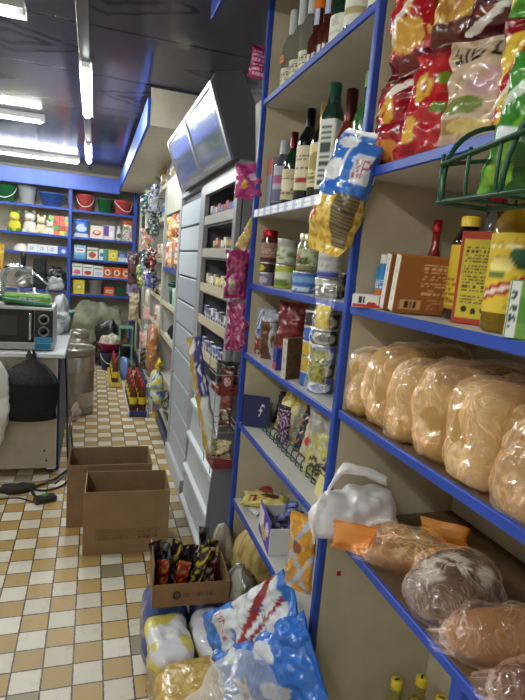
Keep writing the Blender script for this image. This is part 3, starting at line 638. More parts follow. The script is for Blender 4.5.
bottle('wine_bottle', 'wine bottle with a cream and red label beside the post on the top shelf', (.65, 1.262, Z), .30, .036, '#2a1a16', lab('#e8dfd0', ('r', 0, .42, 1, .56, '#b02a24'), ('r', 0, .8, 1, .9, '#c8b48a')), (.05, .56), '#7a1c1c', sh=.6)
# ---- wine shelf (z 1.755)
Z = 1.756
carton('carton', 'pale blue bottle carton at the far end of the wine shelf', (.66, 2.015, Z), (.06, .05, .2), '#8c93ae', {'f': lab('#9aa0bc', ('r', 0, .7, 1, 1, '#c0604c')), 'l': lab('#8890ac', ('r', 0, .75, 1, 1, '#b85848'))})
bottle('vodka_bottle', 'clear vodka bottle with a pink and blue label on the wine shelf', (.66, 1.935, Z), .25, .033, '#c6ccd6', lab('#b4b6c8', ('r', .2, .55, .8, .75, '#b05a88'), ('r', .1, .05, .9, .4, '#6a7090')), (.1, .62), '#b4b9c4', m='clear_glass', sh=.62, nr=.45, ch=.2)
bottle('wine_bottle', 'green wine bottle with a cream label and wine red capsule on the wine shelf', (.66, 1.835, Z), .26, .033, '#16351e', lab('#d6c9a4', ('x', .2, .2, .8, .8, 5, 18, '#7c6a40'), ('e', .5, .5, .2, .2, '#e8dfc4')), (.1, .5), '#5a1420', sh=.58, foil=.78)
bottle('wine_bottle', 'dark wine bottle with a peach coloured label on the wine shelf', (.70, 1.775, Z), .25, .033, '#1a1412', lab('#d8a890', ('n', 5, .1, '#b07868', 2)), (.1, .45), '#241616', sh=.58, foil=.78)
bottle('wine_bottle', 'black wine bottle with a tall cream label and red mark on the wine shelf', (.66, 1.695, Z), .305, .037, '#101014', lab('#ddd3b4', ('x', .2, .5, .8, .85, 4, 20, '#6a5a3a'), ('r', .34, .2, .66, .3, '#a82a26')), (.14, .6), '#16161a', sh=.64, foil=.78)
bottle('wine_bottle', 'black wine bottle standing behind the one with the tall cream label', (.74, 1.72, Z), .30, .036, '#0e0e12', lab('#c8c0a8'), (.14, .5), '#141416', sh=.62, foil=.78)
bottle('wine_bottle', 'dark wine bottle with a golden capsule on the wine shelf', (.665, 1.59, Z), .30, .037, '#1c1a12', lab('#d9cd9c', ('e', .5, .6, .25, .2, '#a8924a'), ('x', .2, .1, .8, .4, 3, 16, '#7a6a34')), (.14, .58), '#c2a356', sh=.6, foil=.74)
bottle('vodka_bottle', 'tall square bottle with a green cap and long white lettered label', (.65, 1.495, Z), .325, .029, '#20382c', lab('#e4e6de', ('s', .36, .06, .64, .94, 'v', 13, .55, '#3c4a44')), (.08, .68), '#174a34', sh=.7, nr=.55, ch=.22, n=5)
bottle('brandy_bottle', 'brown brandy bottle with a dark red capsule behind the corn puffs', (.66, 1.40, Z), .285, .036, '#6a2c14', lab('#e2d6b0', ('r', .2, .3, .8, .6, '#c88a3c')), (.1, .45), '#4a2220', sh=.52, foil=.7, nr=.42)
bottle('wine_bottle', 'pale green bottle right behind the hanging corn puffs bag', (.66, 1.30, Z), .30, .036, '#3a6a34', lab('#dfe4d0'), (.1, .5), '#6a9a4a', sh=.6)
# ---- hanging corn puffs bag
pf = thing('corn_puffs_bag', 'big hanging corn puffs bag, blue and white above and clear with yellow puffs below', 'bag', (.54, 1.215, 1.59))
PT = lab('#f0f2f4', ('r', 0, 0, 1, .52, '#dfb23c'), ('n', 16, .1, '#f0d068', 4), ('r', 0, .47, .55, .62, '#2f6fd0'), ('r', .45, .5, 1, .97, '#3a78d2'), ('r', 0, .74, .42, .97, '#3a78d2'), ('e', .25, .68, .24, .09, '#eef1f6'), ('e', .3, .9, .25, .05, '#eef1f6'),
         ('r', .68, .6, .98, .82, '#d8dce4'), ('t', .7, .64, .98, .78, 'ХР', '#b8262a'), ('r', .58, .08, .97, .5, '#8a7a58'), ('s', .58, .08, .97, .5, 'v', 13, .5, '#5c5240'), ('e', .17, .3, .08, .06, '#c83228'))
def PT2(u, v):
    c = PT(u, v)
    if v < .47 and c in ('#dfb23c', '#f0d068'): c = '#f2d470' if noise.noise((u*13, v*20, 1)) > -.1 else '#d8a836'
    elif v >= .52 and c == '#f0d068': c = '#f0f2f4'
    return c
o = M().pillow(.145, .29, .085, PT2, 2.5, .009, 90, 70, crimp=.09, pinch=.42).build('film_bag', 'foil', pf, (0, 0, 0), (0, .26, -.95))
q = M(); q.tube([(.045, .02, .275), (.06, .035, .30)], .002, 6, '#d8d8da'); q.build('hanger', 'plastic', pf)
# ---- tin shelf (z 1.47)
Z = 1.471
can('tin_can', 'small purple tin at the bottom of the far stack on the tin shelf', (.655, 2.0, Z), .033, .05, lab('#8a7898', ('e', .5, .5, .1, .3, '#c8b8d0'), ('r', .7, 0, 1, 1, '#2b3a6a')))
can('tin_can', 'black tin with a yellow picture between the purple tin and the red jar', (.655, 2.0, Z+.051), .033, .038, lab('#2a2622', ('e', .42, .5, .12, .4, '#d8c83a')))
jar('jar', 'red sauce jar with a red lid on top of the far tin stack', (.655, 2.0, Z+.09), .034, .122, lab('#a08478', ('r', .1, .3, .9, .7, '#c8a8a0'), ('x', .2, .2, .8, .8, 4, 20, '#7a3a34')), '#a31f26', body='#5e1a1c')
can('tin_can', 'yellow green tin under the pale green tin on the tin shelf', (.665, 1.825, Z), .037, .085, lab('#b8c04a', ('r', 0, .4, 1, .75, '#dfe6d0'), ('e', .5, .3, .16, .2, '#6a8a3a')))
can('tin_can', 'pale green tin with olives pictured, stacked on the yellow green tin', (.665, 1.825, Z+.087), .036, .088, lab('#cfd6c4', ('n', 7, .1, '#7f9448', 2), ('r', 0, .8, 1, 1, '#a8a49a')))
can('tin_can', 'blue tin with sea picture beneath the olive jar on the tin shelf', (.655, 1.595, Z), .044, .068, lab('#3f6fb8', ('r', 0, .55, 1, .85, '#7fa8d8'), ('x', .2, .12, .8, .42, 2, 14, '#d0dcf0')))
jar('jar', 'tall jar of olives with a pale label on the blue tin', (.655, 1.595, Z+.069), .036, .118, lab('#c8ccb0', ('e', .5, .3, .24, .2, '#4a5a2a'), ('e', .35, .6, .1, .14, '#c0483a'), ('n', 8, .2, '#8a9a5a', 3)), '#c8c4a8', body='#8a8a64')
can('tin_can', 'dark tin with silver print nearest the post on the tin shelf', (.65, 1.41, Z), .04, .055, lab('#2e2c34', ('n', 9, .15, '#8f8a80', 3), ('r', 0, .8, 1, 1, '#b8b4a8')))
can('tin_can', 'tall white and blue tin on the dark tin by the post', (.65, 1.41, Z+.057), .036, .105, lab('#d4d4d6', ('x', .15, .3, .9, .9, 8, 18, '#a8a8b0'), ('r', .3, .05, .7, .22, '#4654b0')), lid='#d0d0d0', lidh=.012)
can('tin_can', 'brown tin at the back of the tin shelf behind the olive jar', (.76, 1.74, Z), .036, .1, lab('#6a4a34', ('r', 0, .4, 1, .6, '#b8a88a')))
can('tin_can', 'small dark tin at the back of the tin shelf right of the olive jar', (.75, 1.49, Z), .034, .075, lab('#3a3a2a', ('r', 0, .3, 1, .6, '#8a8a4a')))
# ---- packet shelf (z 1.187)
Z = 1.188
bag('packet', 'silver and blue packet at the far end of the packet shelf', (.665, 2.0, Z), .085, .19, .045, lab('#9aa6c0', ('r', 0, .0, 1, .4, '#8a2a2c'), ('e', .5, .6, .3, .16, '#4a6ab8'), ('n', 7, .3, '#d8dce4', 2)), seed=21)
bag('packet', 'brown coffee packet with a silver top on the packet shelf', (.655, 1.91, Z), .075, .18, .05, lab('#5a3418', ('r', 0, .82, 1, 1, '#a8b0c0'), ('r', .72, 0, 1, .8, '#b8bcc4'), ('n', 6, .3, '#8a5a2a', 3)), seed=22)
bag('packet', 'large dark red crumpled foil bag in the middle of the packet shelf', (.69, 1.765, Z), .125, .24, .07, lab('#6c1a20', ('n', 9, .2, '#8f2a2e', 5)), seed=23, crimp=.03, wr=.009)
carton('carton', 'small blue and red carton in front of the dark red foil bag', (.632, 1.72, Z), (.035, .03, .075), '#2f3f98', {'f': lab('#2f3f98', ('r', 0, 0, 1, .35, '#b03040')), 'l': lab('#b03a44', ('r', 0, .4, 1, 1, '#3a4aa8'))})
carton('carton', 'thin carton with a pale spine and brown sides at the front of the packet shelf', (.632, 1.585, Z), (.075, .024, .135), '#6a4a34', {'l': lab('#cbc6bc', ('x', .3, .1, .7, .9, 12, 6, '#9a948a')), 'f': lab('#6e4f38', ('n', 5, .2, '#5a3e2c', 2))}, rot=(0, -.03, .4))
cc = (('#3a62b0', '#c9a642'), ('#2c2c34', '#a8a4a0'), ('#4a6cc0', '#d8dce8'), ('#c8a93a', '#3a4a9a'), ('#34343c', '#c8c4bc'))
hts = ('bottom', 'second', 'third', 'fourth', 'top')
for k in range(5):
    a, b_ = (cc[0], cc[3], cc[3], cc[2], cc[1])[k]
    can('fish_tin', 'flat fish tin, %s of the left stack on the packet shelf' % hts[k], (.665, 1.497, Z+k*.0475), .038, .0465, lab(a, ('r', 0, .25, 1, .7, b_), ('e', .5, .5, .13, .36, a), ('e', .8, .5, .1, .3, '#e4e4e8')), group=None)
    a, b_ = (cc[0], cc[4], cc[2], cc[4], cc[1])[k]
    can('fish_tin', 'flat fish tin, %s of the right stack on the packet shelf' % hts[k], (.66, 1.415, Z+k*.0485), .039, .0475, lab(a, ('e', .55, .5, .17, .42, '#dfe3ec' if k in (0, 2) else '#b9b4aa'), ('e', .55, .5, .1, .26, a), ('e', .25, .5, .1, .3, b_)))
hf = bag('snack_bag', 'clear hanging bag with a yellow label taped to the post by the fish tins', (.562, 1.235, 1.235), .06, .285, .03, '#ffffff', seed=25, rz=-1.0, m='film_soft', wr=.01)
M().pillow(.045, .06, .012, lab('#d8c04a', ('n', 9, .2, '#b8a23a', 3)), 3, .003, 20, 14).build('label', 'foil', hf, (0, .002, .165))
M().pillow(.05, .09, .02, lab('#a8a04a', ('n', 9, .0, '#6a7a34', 3), ('n', 12, .3, '#4a3a28', 5)), 4, .004, 24, 18).build('packet', 'foil', hf, (0, .002, .02))
# ---- sweets shelf (z .888)
Z = .889
tr = thing('display_box', 'open dark blue display box with white script at the far end of the sweets shelf', 'box', (.665, 2.01, Z+.003), rot=(0, .0, -.5))
M().box((0, -.035, .065), (.11, .006, .13), '#232c5c', .001, {'f': lab('#232c5c', ('t', .62, .35, .86, .75, 'f', '#e4e6ee'))}, (36, 30)).build('front_panel', 'paper', tr)
M().box((0, .035, .04), (.11, .006, .08), '#1f2750', .001).build('back_panel', 'paper', tr)
M().box((0, 0, .004), (.11, .064, .006), '#1f2750', .001).build('base', 'paper', tr)
for s in (-1, 1): M().box((s*.053, 0, .05), (.005, .064, .09), '#8fa2c8', .001).build('side_panel', 'paper', tr)
for i, (y, z) in enumerate(((2.015, .03), (1.985, .03))): bag('packet', ('black crumpled packet sticking up behind the blue display box', 'golden brown packet leaning behind the blue display box')[i], (.775+.07*i, y-.02, Z), .10, .14, .04, lab(('#1c1a1e', '#8a6a2c')[i], ('n', 8, .2, ('#4a4450', '#c8a860')[i], 3)), seed=30+i, lean=.3)
rl = thing('wire_rail', 'low green wire rail along the front of the sweets shelf', 'rail', (.675, 1.66, Z))
for z in (.012, .05): M().tube([(0, -.25, z), (0, .25, z)], .0028, 8, '#24503c').build('rail', 'plastic', rl)
for k in range(12):
    y = -.25+k*.0455; M().tube([(0, y, .05), (-.012, y, .04), (-.014, y, .01), (0, y, .0025)], .0024, 6, '#24503c').build('wire', 'plastic', rl)
yp = lab('#c9b04a', ('s', 0, .1, 1, .9, 'u', 5, .5, '#b08f34'), ('n', 8, .2, '#e4d690', 3), ('e', .5, .5, .3, .2, '#e8dca8'))
for i in range(3):
    bag('biscuit_packet', ('yellow biscuit packet, farthest of three leaning behind the purple bar', 'yellow biscuit packet, middle of three leaning behind the purple bar', 'yellow and grey biscuit packet, nearest of three leaning behind the wire rail')[i], (.745, 1.90-.078*i, Z), .12, .19, .05, yp if i < 2 else lab('#b9b098', ('r', .2, .2, .8, .8, '#8a8a80'), ('n', 8, .25, '#d8c880', 3)), seed=33+i, lean=.35, rz=-1.2)
bag('chocolate_packet', 'purple packet with pale script standing behind the wire rail', (.695, 1.775, Z), .055, .15, .018, lab('#4a2450', ('n', 9, .12, '#c4a0c8', 3), ('r', 0, .9, 1, 1, '#2c1430')), seed=37, rz=-.9)
for i, (y, c1, c2, c3) in enumerate(((1.665, '#1e2030', '#d06a3a', '#3a3c50'), (1.61, '#d8cdb8', '#d8782c', '#c23a2c'), (1.555, '#b9aa96', '#d9c34a', '#7a4a44'), (1.50, '#cfc074', '#8a7a30', '#6a8a30'))):
    bag('soup_packet', ('dark packet with an orange corner behind the wire rail', 'cream packet with orange and red pictures behind the wire rail', 'greyish packet with yellow print behind the wire rail', 'yellow green noodle packet behind the wire rail')[i], (.735, y, Z), .10, .18, .02, lab(c1, ('e', .6, .65, .2, .12, c2), ('e', .35, .35, .2, .1, c3), ('n', 9, .3, c2, 3+i)), seed=40+i, lean=.42, rz=-1.0)
bag('soup_packet', 'clear bag of yellow noodles and dark sauce nearest the post on the sweets shelf', (.70, 1.445, Z), .11, .235, .05, lab('#b8b4a0', ('n', 6, .0, '#c8c25a', 3), ('r', .2, .05, .9, .35, '#4a3a2a'), ('n', 10, .1, '#d8d49a', 6), ('r', 0, .7, 1, 1, '#a8a8a4')), seed=45, rz=-1.0, wr=.009)
tag(M().box((0, 0, .03), (.014, .05, .06), '#d9cf8a', .002).build('price_card', 'paper', None, (.652, 1.33, Z), (0, .25, 0)), 'pale yellow price card by the post on the sweets shelf', 'card')
# ---- biscuit shelf (z .544)
Z = .545
bag('biscuit_packet', 'red and white biscuit packet lying at the far end of the biscuit shelf', (.68, 2.045, Z+.022), .17, .13, .04, lab('#d9d4cc', ('e', .5, .5, .4, .25, '#a8322c'), ('e', .72, .6, .12, .16, '#5a9a3a'), ('n', 8, .25, '#8a2a24', 3), ('r', 0, .85, 1, 1, '#ece8e0')), seed=50, lean=pi/2, rz=-1.9+1.57*0, wr=.005)
bag('biscuit_packet', 'pale yellow chocolate biscuit packet lying beside the candy box', (.69, 1.90, Z+.024), .20, .095, .045, lab('#dfd07c', ('e', .62, .6, .2, .22, '#5a3420'), ('t', .15, .2, .55, .5, 'МИР', '#8a3a24'), ('r', 0, 0, 1, .12, '#c8b65a')), seed=51, lean=pi/2-.25, rz=-.45, wr=.005)
bag('wrapper', 'crumpled clear wrapper under the yellow biscuit packet', (.635, 1.92, Z+.008), .10, .12, .02, '#d6d8dc', seed=52, lean=pi/2, rz=-1.2)
cx_ = thing('candy_box', 'open white candy box with a purple side on the biscuit shelf', 'box', (.715, 1.68, Z), rz=-.12)
cx_.scale = (1.18, 1.25, 1.1)
M().box((-.0, -.075, .045), (.155, .004, .09), '#dcdcdc', .001).build('front_panel', 'paper', cx_)
M().box((-.0, .075, .045), (.155, .004, .09), '#dcdcdc', .001).build('back_panel', 'paper', cx_)
M().box((-.076, 0, .055), (.004, .15, .11), '#6a55b8', .001, {'l': lab('#5a46b0', ('r', 0, .25, .45, .9, '#e6e4ea'), ('e', .5, .3, .25, .18, '#d9b45a'), ('e', .75, .6, .15, .2, '#e0dcf0'))}, (24, 14)).build('printed_side', 'paper', cx_)
M().box((.076, 0, .055), (.004, .15, .11), '#d6d6d8', .001).build('side_panel', 'paper', cx_)
M().box((0, 0, .003), (.15, .146, .004), '#cfcfcf', .001).build('base', 'paper', cx_)
k = 0
for iy in range(4):
    for ix_ in range(3):
        o = M().pillow(.045, .05, .02, lab('#2c2352' if k % 3 else '#34305e', ('e', .5, .5, .3, .25, '#8a86b0'), ('n', 8, .3, '#5a4a9a', k)), 60+k, .003, 14, 10).build('wrapped_candy', 'foil', None, (.688+.036*ix_, 1.632+.036*iy, Z+.045+.012*(k % 2)), (-1.3, 0, .5*k))
        tag(o, 'dark purple wrapped candy in the open white candy box', 'candy', 'candies in the white box'); k += 1
bag('chocolate_bar', 'blue wrapped chocolate bar lying across the candies', (.73, 1.70, Z+.085), .05, .085, .018, lab('#4a5aa8', ('r', .2, .2, .8, .8, '#8a9ad0'), ('r', 0, .4, 1, .5, '#2a2f60')), seed=77, lean=pi/2-.25, rz=-.4)
bag('croissant_packet', 'orange and silver blue packet hanging on the post beside the candy box', (.566, 1.225, .665), .085, .225, .03, lab('#d99a32', ('d', .75, .8, .08, '#a9b4c8'), ('d', .35, -.9, .07, '#a9b4c8'), ('e', .4, .6, .2, .08, '#8a4a24'), ('d', .2, .6, .05, '#b8c2d4'), ('n', 7, .35, '#eac070', 3)), seed=78, rz=-.9)
# boxes kept on the shelf near the floor
# ================================================================== CIGARETTES (facing the aisle)
def pack(label, x, y, z, c, top, group, h=.085):
    o = M().box((0, 0, h/2), (.022, .052, h), c, .001, {'l': lab(c, ('r', 0, .62, 1, 1, top), ('r', .15, .1, .85, .5, '#2b2b30'), ('x', .2, .15, .8, .45, 3, 16, '#c8c8c8')), 'f': lab(c, ('r', 0, .62, 1, 1, top))}, (8, 10)).build('cigarette_pack', 'paper', None, (x, y, z))
    return tag(o, label, 'cigarettes', group)
rows = ((1.751, ('#3a2c2a', '#5a3a30', '#7a4a3c', '#3d4a7c'), ('#b8a890', '#a83a34', '#d8d4cc', '#5a78c0'), 'packs on the top cigarette shelf', 'small cigarette pack standing in the row on the top cigarette shelf'),
        (1.571, ('#6a4a3a', '#8a3a34', '#5a4034', '#c8c4b0'), ('#c8a868', '#b8302c', '#2e2c30', '#e8e6dc'), 'packs on the second cigarette shelf', 'small cigarette pack standing in the row on the second cigarette shelf'),
        (1.376, ('#d8b83a', '#e0d8c0', '#d8c890', '#e8e4da'), ('#e8cc4a', '#d8d0b8', '#c8b070', '#f0eee8'), 'packs on the third cigarette shelf', 'pale or yellow cigarette pack standing on the third cigarette shelf'),
        (1.191, ('#c8ccd8', '#8a7a7c', '#d8dae4', '#b8bccc'), ('#5a4a58', '#c8b8b8', '#4a5a8a', '#e8e8ee'), 'packs on the fourth cigarette shelf', 'white topped cigarette pack standing on the fourth cigarette shelf'),
        (1.006, ('#d4d8e4', '#c8ccdc', '#a89aa0', '#dcdfe8'), ('#4a5a9a', '#e8e8f0', '#7a3a44', '#8a94b8'), 'packs on the lowest cigarette shelf', 'white and blue cigarette pack standing on the lowest cigarette shelf'))
for z, cs, ts, g, lb_ in rows:
    for k in range(10):
        if z in (1.571,) and k in (8, 9): continue
        i = RN.randrange(4)
        pack(lb_, .635, 2.45+.062*k, z, cs[i], ts[i], g, .085 if k % 3 else .098)
# ------------------------------------------------------------------ hanging rack with trays at the end of the bay
wr_ = thing('wire_rack', 'white wire rack with red plastic trays hanging beside the grey cabinet', 'rack', (.56, 2.16, .66))
for z in (.0, .33):
    M().box((0, 0, z+.018), (.10, .13, .036), '#7c332e', .006).build('tray', 'plastic', wr_)
M().tube([(.05, -.07, .42), (.06, -.086, .43), (.06, -.086, .40)], .003, 8, '#a8a49c').build('hook', 'plastic', wr_)
for z in (.17, .2, .42):
    M().tube([(-.06, -.07, z), (-.06, .07, z), (.05, .07, z), (.05, -.07, z)], .0022, 8, '#a8a49c', closed=True).build('wire', 'plastic', wr_)
for (x, y) in ((-.06, -.07), (-.06, .07), (.05, .07), (.05, -.07)): M().tube([(x, y, -.01), (x, y, .52)], .002, 8, '#8a8680').build('wire', 'plastic', wr_)
bag('snack_bag', 'black snack packet with the red number 31 in the upper red tray', (.56, 2.15, 1.03), .10, .10, .04, lab('#23241f', ('t', .3, .35, .72, .75, '31', '#b03a2a'), ('n', 8, .35, '#4a4c3c', 3)), seed=81, rz=-.5)
o = M().pillow(.075, .52, .03, lab('#cfd2d8', ('r', 0, 0, .45, 1, '#b99a3a'), ('r', .45, .5, 1, 1, '#3a3a8a'), ('n', 9, .25, '#e4e4e8', 3)), 82, .008, 30, 40).build('snack_bag', 'foil'); o.matrix_world = Matrix.Translation((.52, 2.16, .71)) @ rz_m(-.75) @ Matrix.Rotation(-.26, 4, 'Y')
tag(o, 'long slanting yellow and blue packet of straws reaching up from the lower red tray', 'bag')
bag('snack_bag', 'green topped packet with pale seeds in the lower red tray', (.555, 2.13, .70), .09, .085, .04, lab('#d8c8a8', ('r', 0, 0, .3, 1, '#3a7a34'), ('d', .25, .5, .09, '#2a1c14'), ('n', 9, .1, '#b89a6a', 3)), seed=83, rz=-.5)
for i in range(3): bag('snack_bag', ('dark red packet with a pink picture hanging above the blue display box', 'maroon packet hanging just left of the blue display box', 'brown shiny packet hanging lowest beside the blue display box')[i], (.555, 2.105, 1.0-.075*i), .055, .10, .02, lab(('#5a1c1e', '#6a2428', '#4a2c22')[i], ('e', .5, .5, .3, .2, ('#d8a8a8', '#8a3a3a', '#a89a8a')[i]), ('n', 9, .3, '#8a4a44', i)), seed=84+i, rz=-.5)
# ------------------------------------------------------------------ pink things hanging by the far post
pk = lab('#b83a80', ('n', 7, .35, '#d86aa0', 3), ('e', .35, .4, .12, .14, '#d8a83a'), ('e', .65, .62, .16, .1, '#e8c0d8'))
bag('candy_bag', 'bright pink candy bag hanging at the corner of the light box', (.575, 2.085, 1.80), .115, .135, .05, pk, seed=90, rz=-.3, wr=.009)
def hangpack(label, loc, w, h, t, pt, seed, rz=-.3): return bag('candy_bag', label, loc, w, h, t, pt, seed=seed, rz=rz, wr=.012)
hangpack('long magenta sweets bag, upper of two hanging beside the cigarette packs', (.555, 2.09, 1.40), .10, .20, .05, lab('#8a2258', ('s', 0, 0, 1, 1, 'u', 5, .4, '#a83a72'), ('e', .3, .3, .14, .2, '#c88ab0'), ('e', .3, .3, .08, .1, '#7a9a5a')), 91)
hangpack('long magenta sweets bag, lower of two hanging beside the cigarette packs', (.575, 2.09, 1.185), .10, .205, .05, lab('#95265e', ('s', 0, 0, 1, 1, 'u', 5, .4, '#b84a80'), ('n', 9, .3, '#d8a8c0', 3)), 92)
bag('snack_bag', 'narrow yellow and pink packet leaning above the magenta bags', (.555, 2.085, 1.605), .045, .13, .015, lab('#d8c84a', ('n', 9, .1, '#d890a0', 3), ('r', 0, .75, 1, 1, '#e0d04a')), seed=93, roll=.45, rz=-.3)
bag('candy_bag', 'pink and white printed packet hanging high on the far post', (.575, 2.09, 2.25), .075, .12, .025, lab('#a82a68', ('x', .1, .1, .9, .9, 6, 14, '#e4b8cc'), ('r', 0, .9, 1, 1, '#7a1c4a')), seed=94, rz=-.3, roll=.1)
# ================================================================== GOODS ON THE FAR WHITE SHELVING
def rndpat(c, d, k): return lab(c, ('n', 6, .1, d, k), ('r', .2, .4, .8, .6, d))
s1 = ((2.202, ('#c8c0b0', '#3a3a44', '#d8a84a', '#b8b4c8'), 'packet', 'top shelf beside the grey cabinet'), (1.432, ('#b8463a', '#d8783a', '#e0b84a', '#c8606a'), 'snack bag', 'blue edged shelf beside the grey cabinet'))
TXT = ('nearest', 'second', 'third', 'farthest')
for z, cs, cat, where in s1:
    for k in range(4):
        y = 4.34+.19*k; w_ = .13
        bag('snack_bag' if cat == 'snack bag' else 'packet', '%s %s on the %s, %s of four' % (('red', 'orange', 'yellow', 'pinkish')[k] if cat == 'snack bag' else ('pale', 'dark', 'golden', 'lilac')[k], cat, where, TXT[k]), (.672, y, z), w_, .26 if cat == 'snack bag' else .2, .07, rndpat(cs[k], '#e8e0d0' if k != 1 else '#8a8a9a', k), seed=100+k, nu=24, nv=18, cat=cat)
for k in range(3): bag('snack_bag', ('red crisp bag', 'orange crisp bag', 'yellow crisp bag')[k]+' stacked above the blue edged shelf of the far white shelving', (.672, 4.34+.24*k, 1.70), .16, .2, .06, rndpat(('#a83228', '#d8622a', '#d8a83a')[k], '#e8d8b0', k+4), seed=107+k, nu=24, nv=18)
gb = thing('plastic_basket', 'dark green plastic basket on the middle shelf beside the grey cabinet', 'basket', (.745, 4.82, 1.122))
M().lathe([(.0, 0), (.075, 0), (.095, .17), (.088, .17), (.07, .006), (0, .006)], 24, lambda u, v: '#1f5a44' if (u*24) % 1 > .25 or v > .8 else '#123a2c').build('body', 'plastic', gb)
M().lathe([(.094, .165), (.102, .17), (.102, .2), (.094, .2)], 24, '#1a4c3a').build('rim', 'plastic', gb)
can('glass_jar', 'tall pale glass jar next to the green basket on the far white shelving', (.70, 4.55, 1.122), .05, .16, lab('#a8c4bc', ('r', 0, .7, 1, 1, '#c8d8d0')), m='gloss', lid='#d8dcd8', lidh=.02)
def shoe(label, loc, rz, c):
    o = M().blob(.12, .04, .06, c, 2.4, 3, .006, 20, 24, 14, .3).build('slipper', 'cloth', None, loc, (0, -.12, rz)); tag(o, label, 'shoe')
    M().blob(.03, .034, .012, '#1a1a1c', 2.2, 1, .002, 20, 16, 8, .3, ctr=(-.055, 0, .058)).build('opening', 'cloth', o)
    M().box((0, 0, .004), (.21, .07, .01), '#cfcac0', .004).build('sole', 'rubber', o)
shoe('black slipper on the shelf beside the grey cabinet, nearer of two', (.765, 4.55, .85), .3, '#22262c'); shoe('black slipper on the shelf beside the grey cabinet, farther of two', (.765, 4.82, .85), .5, '#2b3038')
tb = thing('toy_bag', 'clear bag of yellow and blue toys hanging low on the far white shelving', 'toys', (.54, 4.42, .22))
M().blob(.06, .11, .17, lambda u, v: ('#e0cc3a', '#7ab8d8', '#e8d84a', '#d8dce0', '#3a7ac0', '#d86a5a')[int((noise.noise((u*9, v*7, 2))+1)*3.4) % 6], 2.5, 3, .02, 16, 36, 26, .95, ctr=(0, 0, .03)).build('bag', 'foil', tb)
M().pillow(.07, .12, .04, '#e0c62a', 5, .008, 20, 14).build('duck_beak', 'foil', tb, (0, -.02, .37), (0, .4, -1.3))
M().pillow(.10, .07, .03, '#e2cc34', 6, .008, 20, 14).build('loose_end', 'foil', tb, (0, .02, -.055), (0, .1, -1.3))
o = M().blob(.05, .16, .24, lambda u, v: ('#d8b04a', '#e0d090', '#c88a3a', '#b0606a', '#e8dcb8')[int((noise.noise((u*16, v*14, 8))+1)*3) % 5], 3, 5, .012, 22, 36, 26, .95).build('net_bag', 'foil', None, (.55, 5.0, .44)); tag(o, 'golden net bag of goods hanging low on the far white shelving', 'bag')
# hanging strips of small goods
HP = ((4.95, 1.98, '#2b4a8a', '#c8ccd8', 'blue and white'), (5.15, 1.93, '#2f7f98', '#123a44', 'teal and black'), (5.4, 1.96, '#9ac0c8', '#e8ecec', 'pale blue'), (5.05, 1.70, '#1d2a2c', '#5a7a7c', 'black'), (5.3, 1.66, '#d8b84a', '#d88a9a', 'yellow and pink'), (5.6, 1.62, '#d88aa8', '#e8d0a8', 'pink'),
      (5.0, 1.44, '#a83a3a', '#2c2c30', 'red and black'), (5.2, 1.40, '#2a6a9a', '#8ac0d8', 'bright blue'), (5.5, 1.38, '#3a8aa0', '#1c3a44', 'turquoise'), (5.0, 1.20, '#1f2f6a', '#6a7ac0', 'navy blue'), (5.3, 1.17, '#5a3a8a', '#d8d0e8', 'purple'), (5.6, 1.12, '#a8b04a', '#4a6a3a', 'olive green'))
for k, (y, z, a, b_, nm) in enumerate(HP):
    bag('hanging_pack', '%s wrapped pack hanging on the front of the far white shelving' % nm, (.55+.02*sin(k*5), y+.55+.1*sin(k*3), z+.06*sin(k*7)), .12+.03*sin(k*2.3), .22+.04*cos(k*4), .07, lab(a, ('n', 5, .0, b_, k), ('n', 8, .25, '#d8d4c8', k+5), ('e', .5, .3, .3, .12, b_)), seed=120+k, nu=30, nv=24, wr=.022, rz=-.8+.4*sin(k*9), roll=.25*sin(k*4.4), cat='pack')
can('gift_tin', 'big gold and white gift tin under the canopy of the far white shelving', (.675, 5.5, 2.202), .065, .18, lab('#d8ccb0', ('r', 0, .7, 1, 1, '#b8924a'), ('r', .3, .2, .7, .5, '#8a6a3a')), lid='#c8a458', lidh=.02)
for k in range(3): bottle('water_bottle', 'clear blue bottle standing on the upper far white shelving, %s of three' % TXT[k], (.675, 5.2+.14*k, 1.902), .24, .04, '#9ab0c0', lab('#5a78a8'), (.3, .55), '#3a5a9a', m='plastic')
for k in range(9):
    z = (1.502, 1.132, .852)[k // 3]; y = 5.2+.28*(k % 3)
    bag('packet', '%s packet on the %s shelf behind the hanging packs' % (('brown', 'cream', 'orange', 'tan', 'olive', 'grey', 'straw', 'white', 'rose')[k], ('upper', 'middle', 'lower')[k//3]), (.70, y, z), .16, .17, .08, rndpat(('#a8784a', '#d8cca8', '#c8783a', '#b89a6a', '#8a8a4a', '#8a8a8a', '#d0b868', '#d8d8d4', '#c08088')[k], '#e8e0cc', k), seed=140+k, nu=20, nv=14, cat='packet')
for k in range(6):
    z = (1.302, .902, .462)[k // 2]; y = 6.3+.4*(k % 2)
    bag('packet', '%s packet far along the white shelving on the %s shelf' % (('mint', 'sand', 'brick', 'ivory', 'rust', 'steel')[k], ('upper', 'middle', 'lower')[k//2]), (.70, y, z), .2, .22, .1, rndpat(('#9ac0a8', '#c8b488', '#a85a44', '#dcd8c8', '#a8623a', '#8a96a0')[k], '#e8e0cc', k+11), seed=150+k, nu=20, nv=14, cat='packet')
for k in range(4): bag('packet', '%s packet on the lowest shelf beside the grey cabinet' % ('dark green', 'black and white', 'grey', 'pale')[k], (.69, 4.38+.19*k, .142), .14, .22, .08, rndpat(('#2f4a34', '#2a2a2c', '#8a8a88', '#d0cec8')[k], '#d8d8d0', k+20), seed=160+k, nu=20, nv=14, cat='packet')
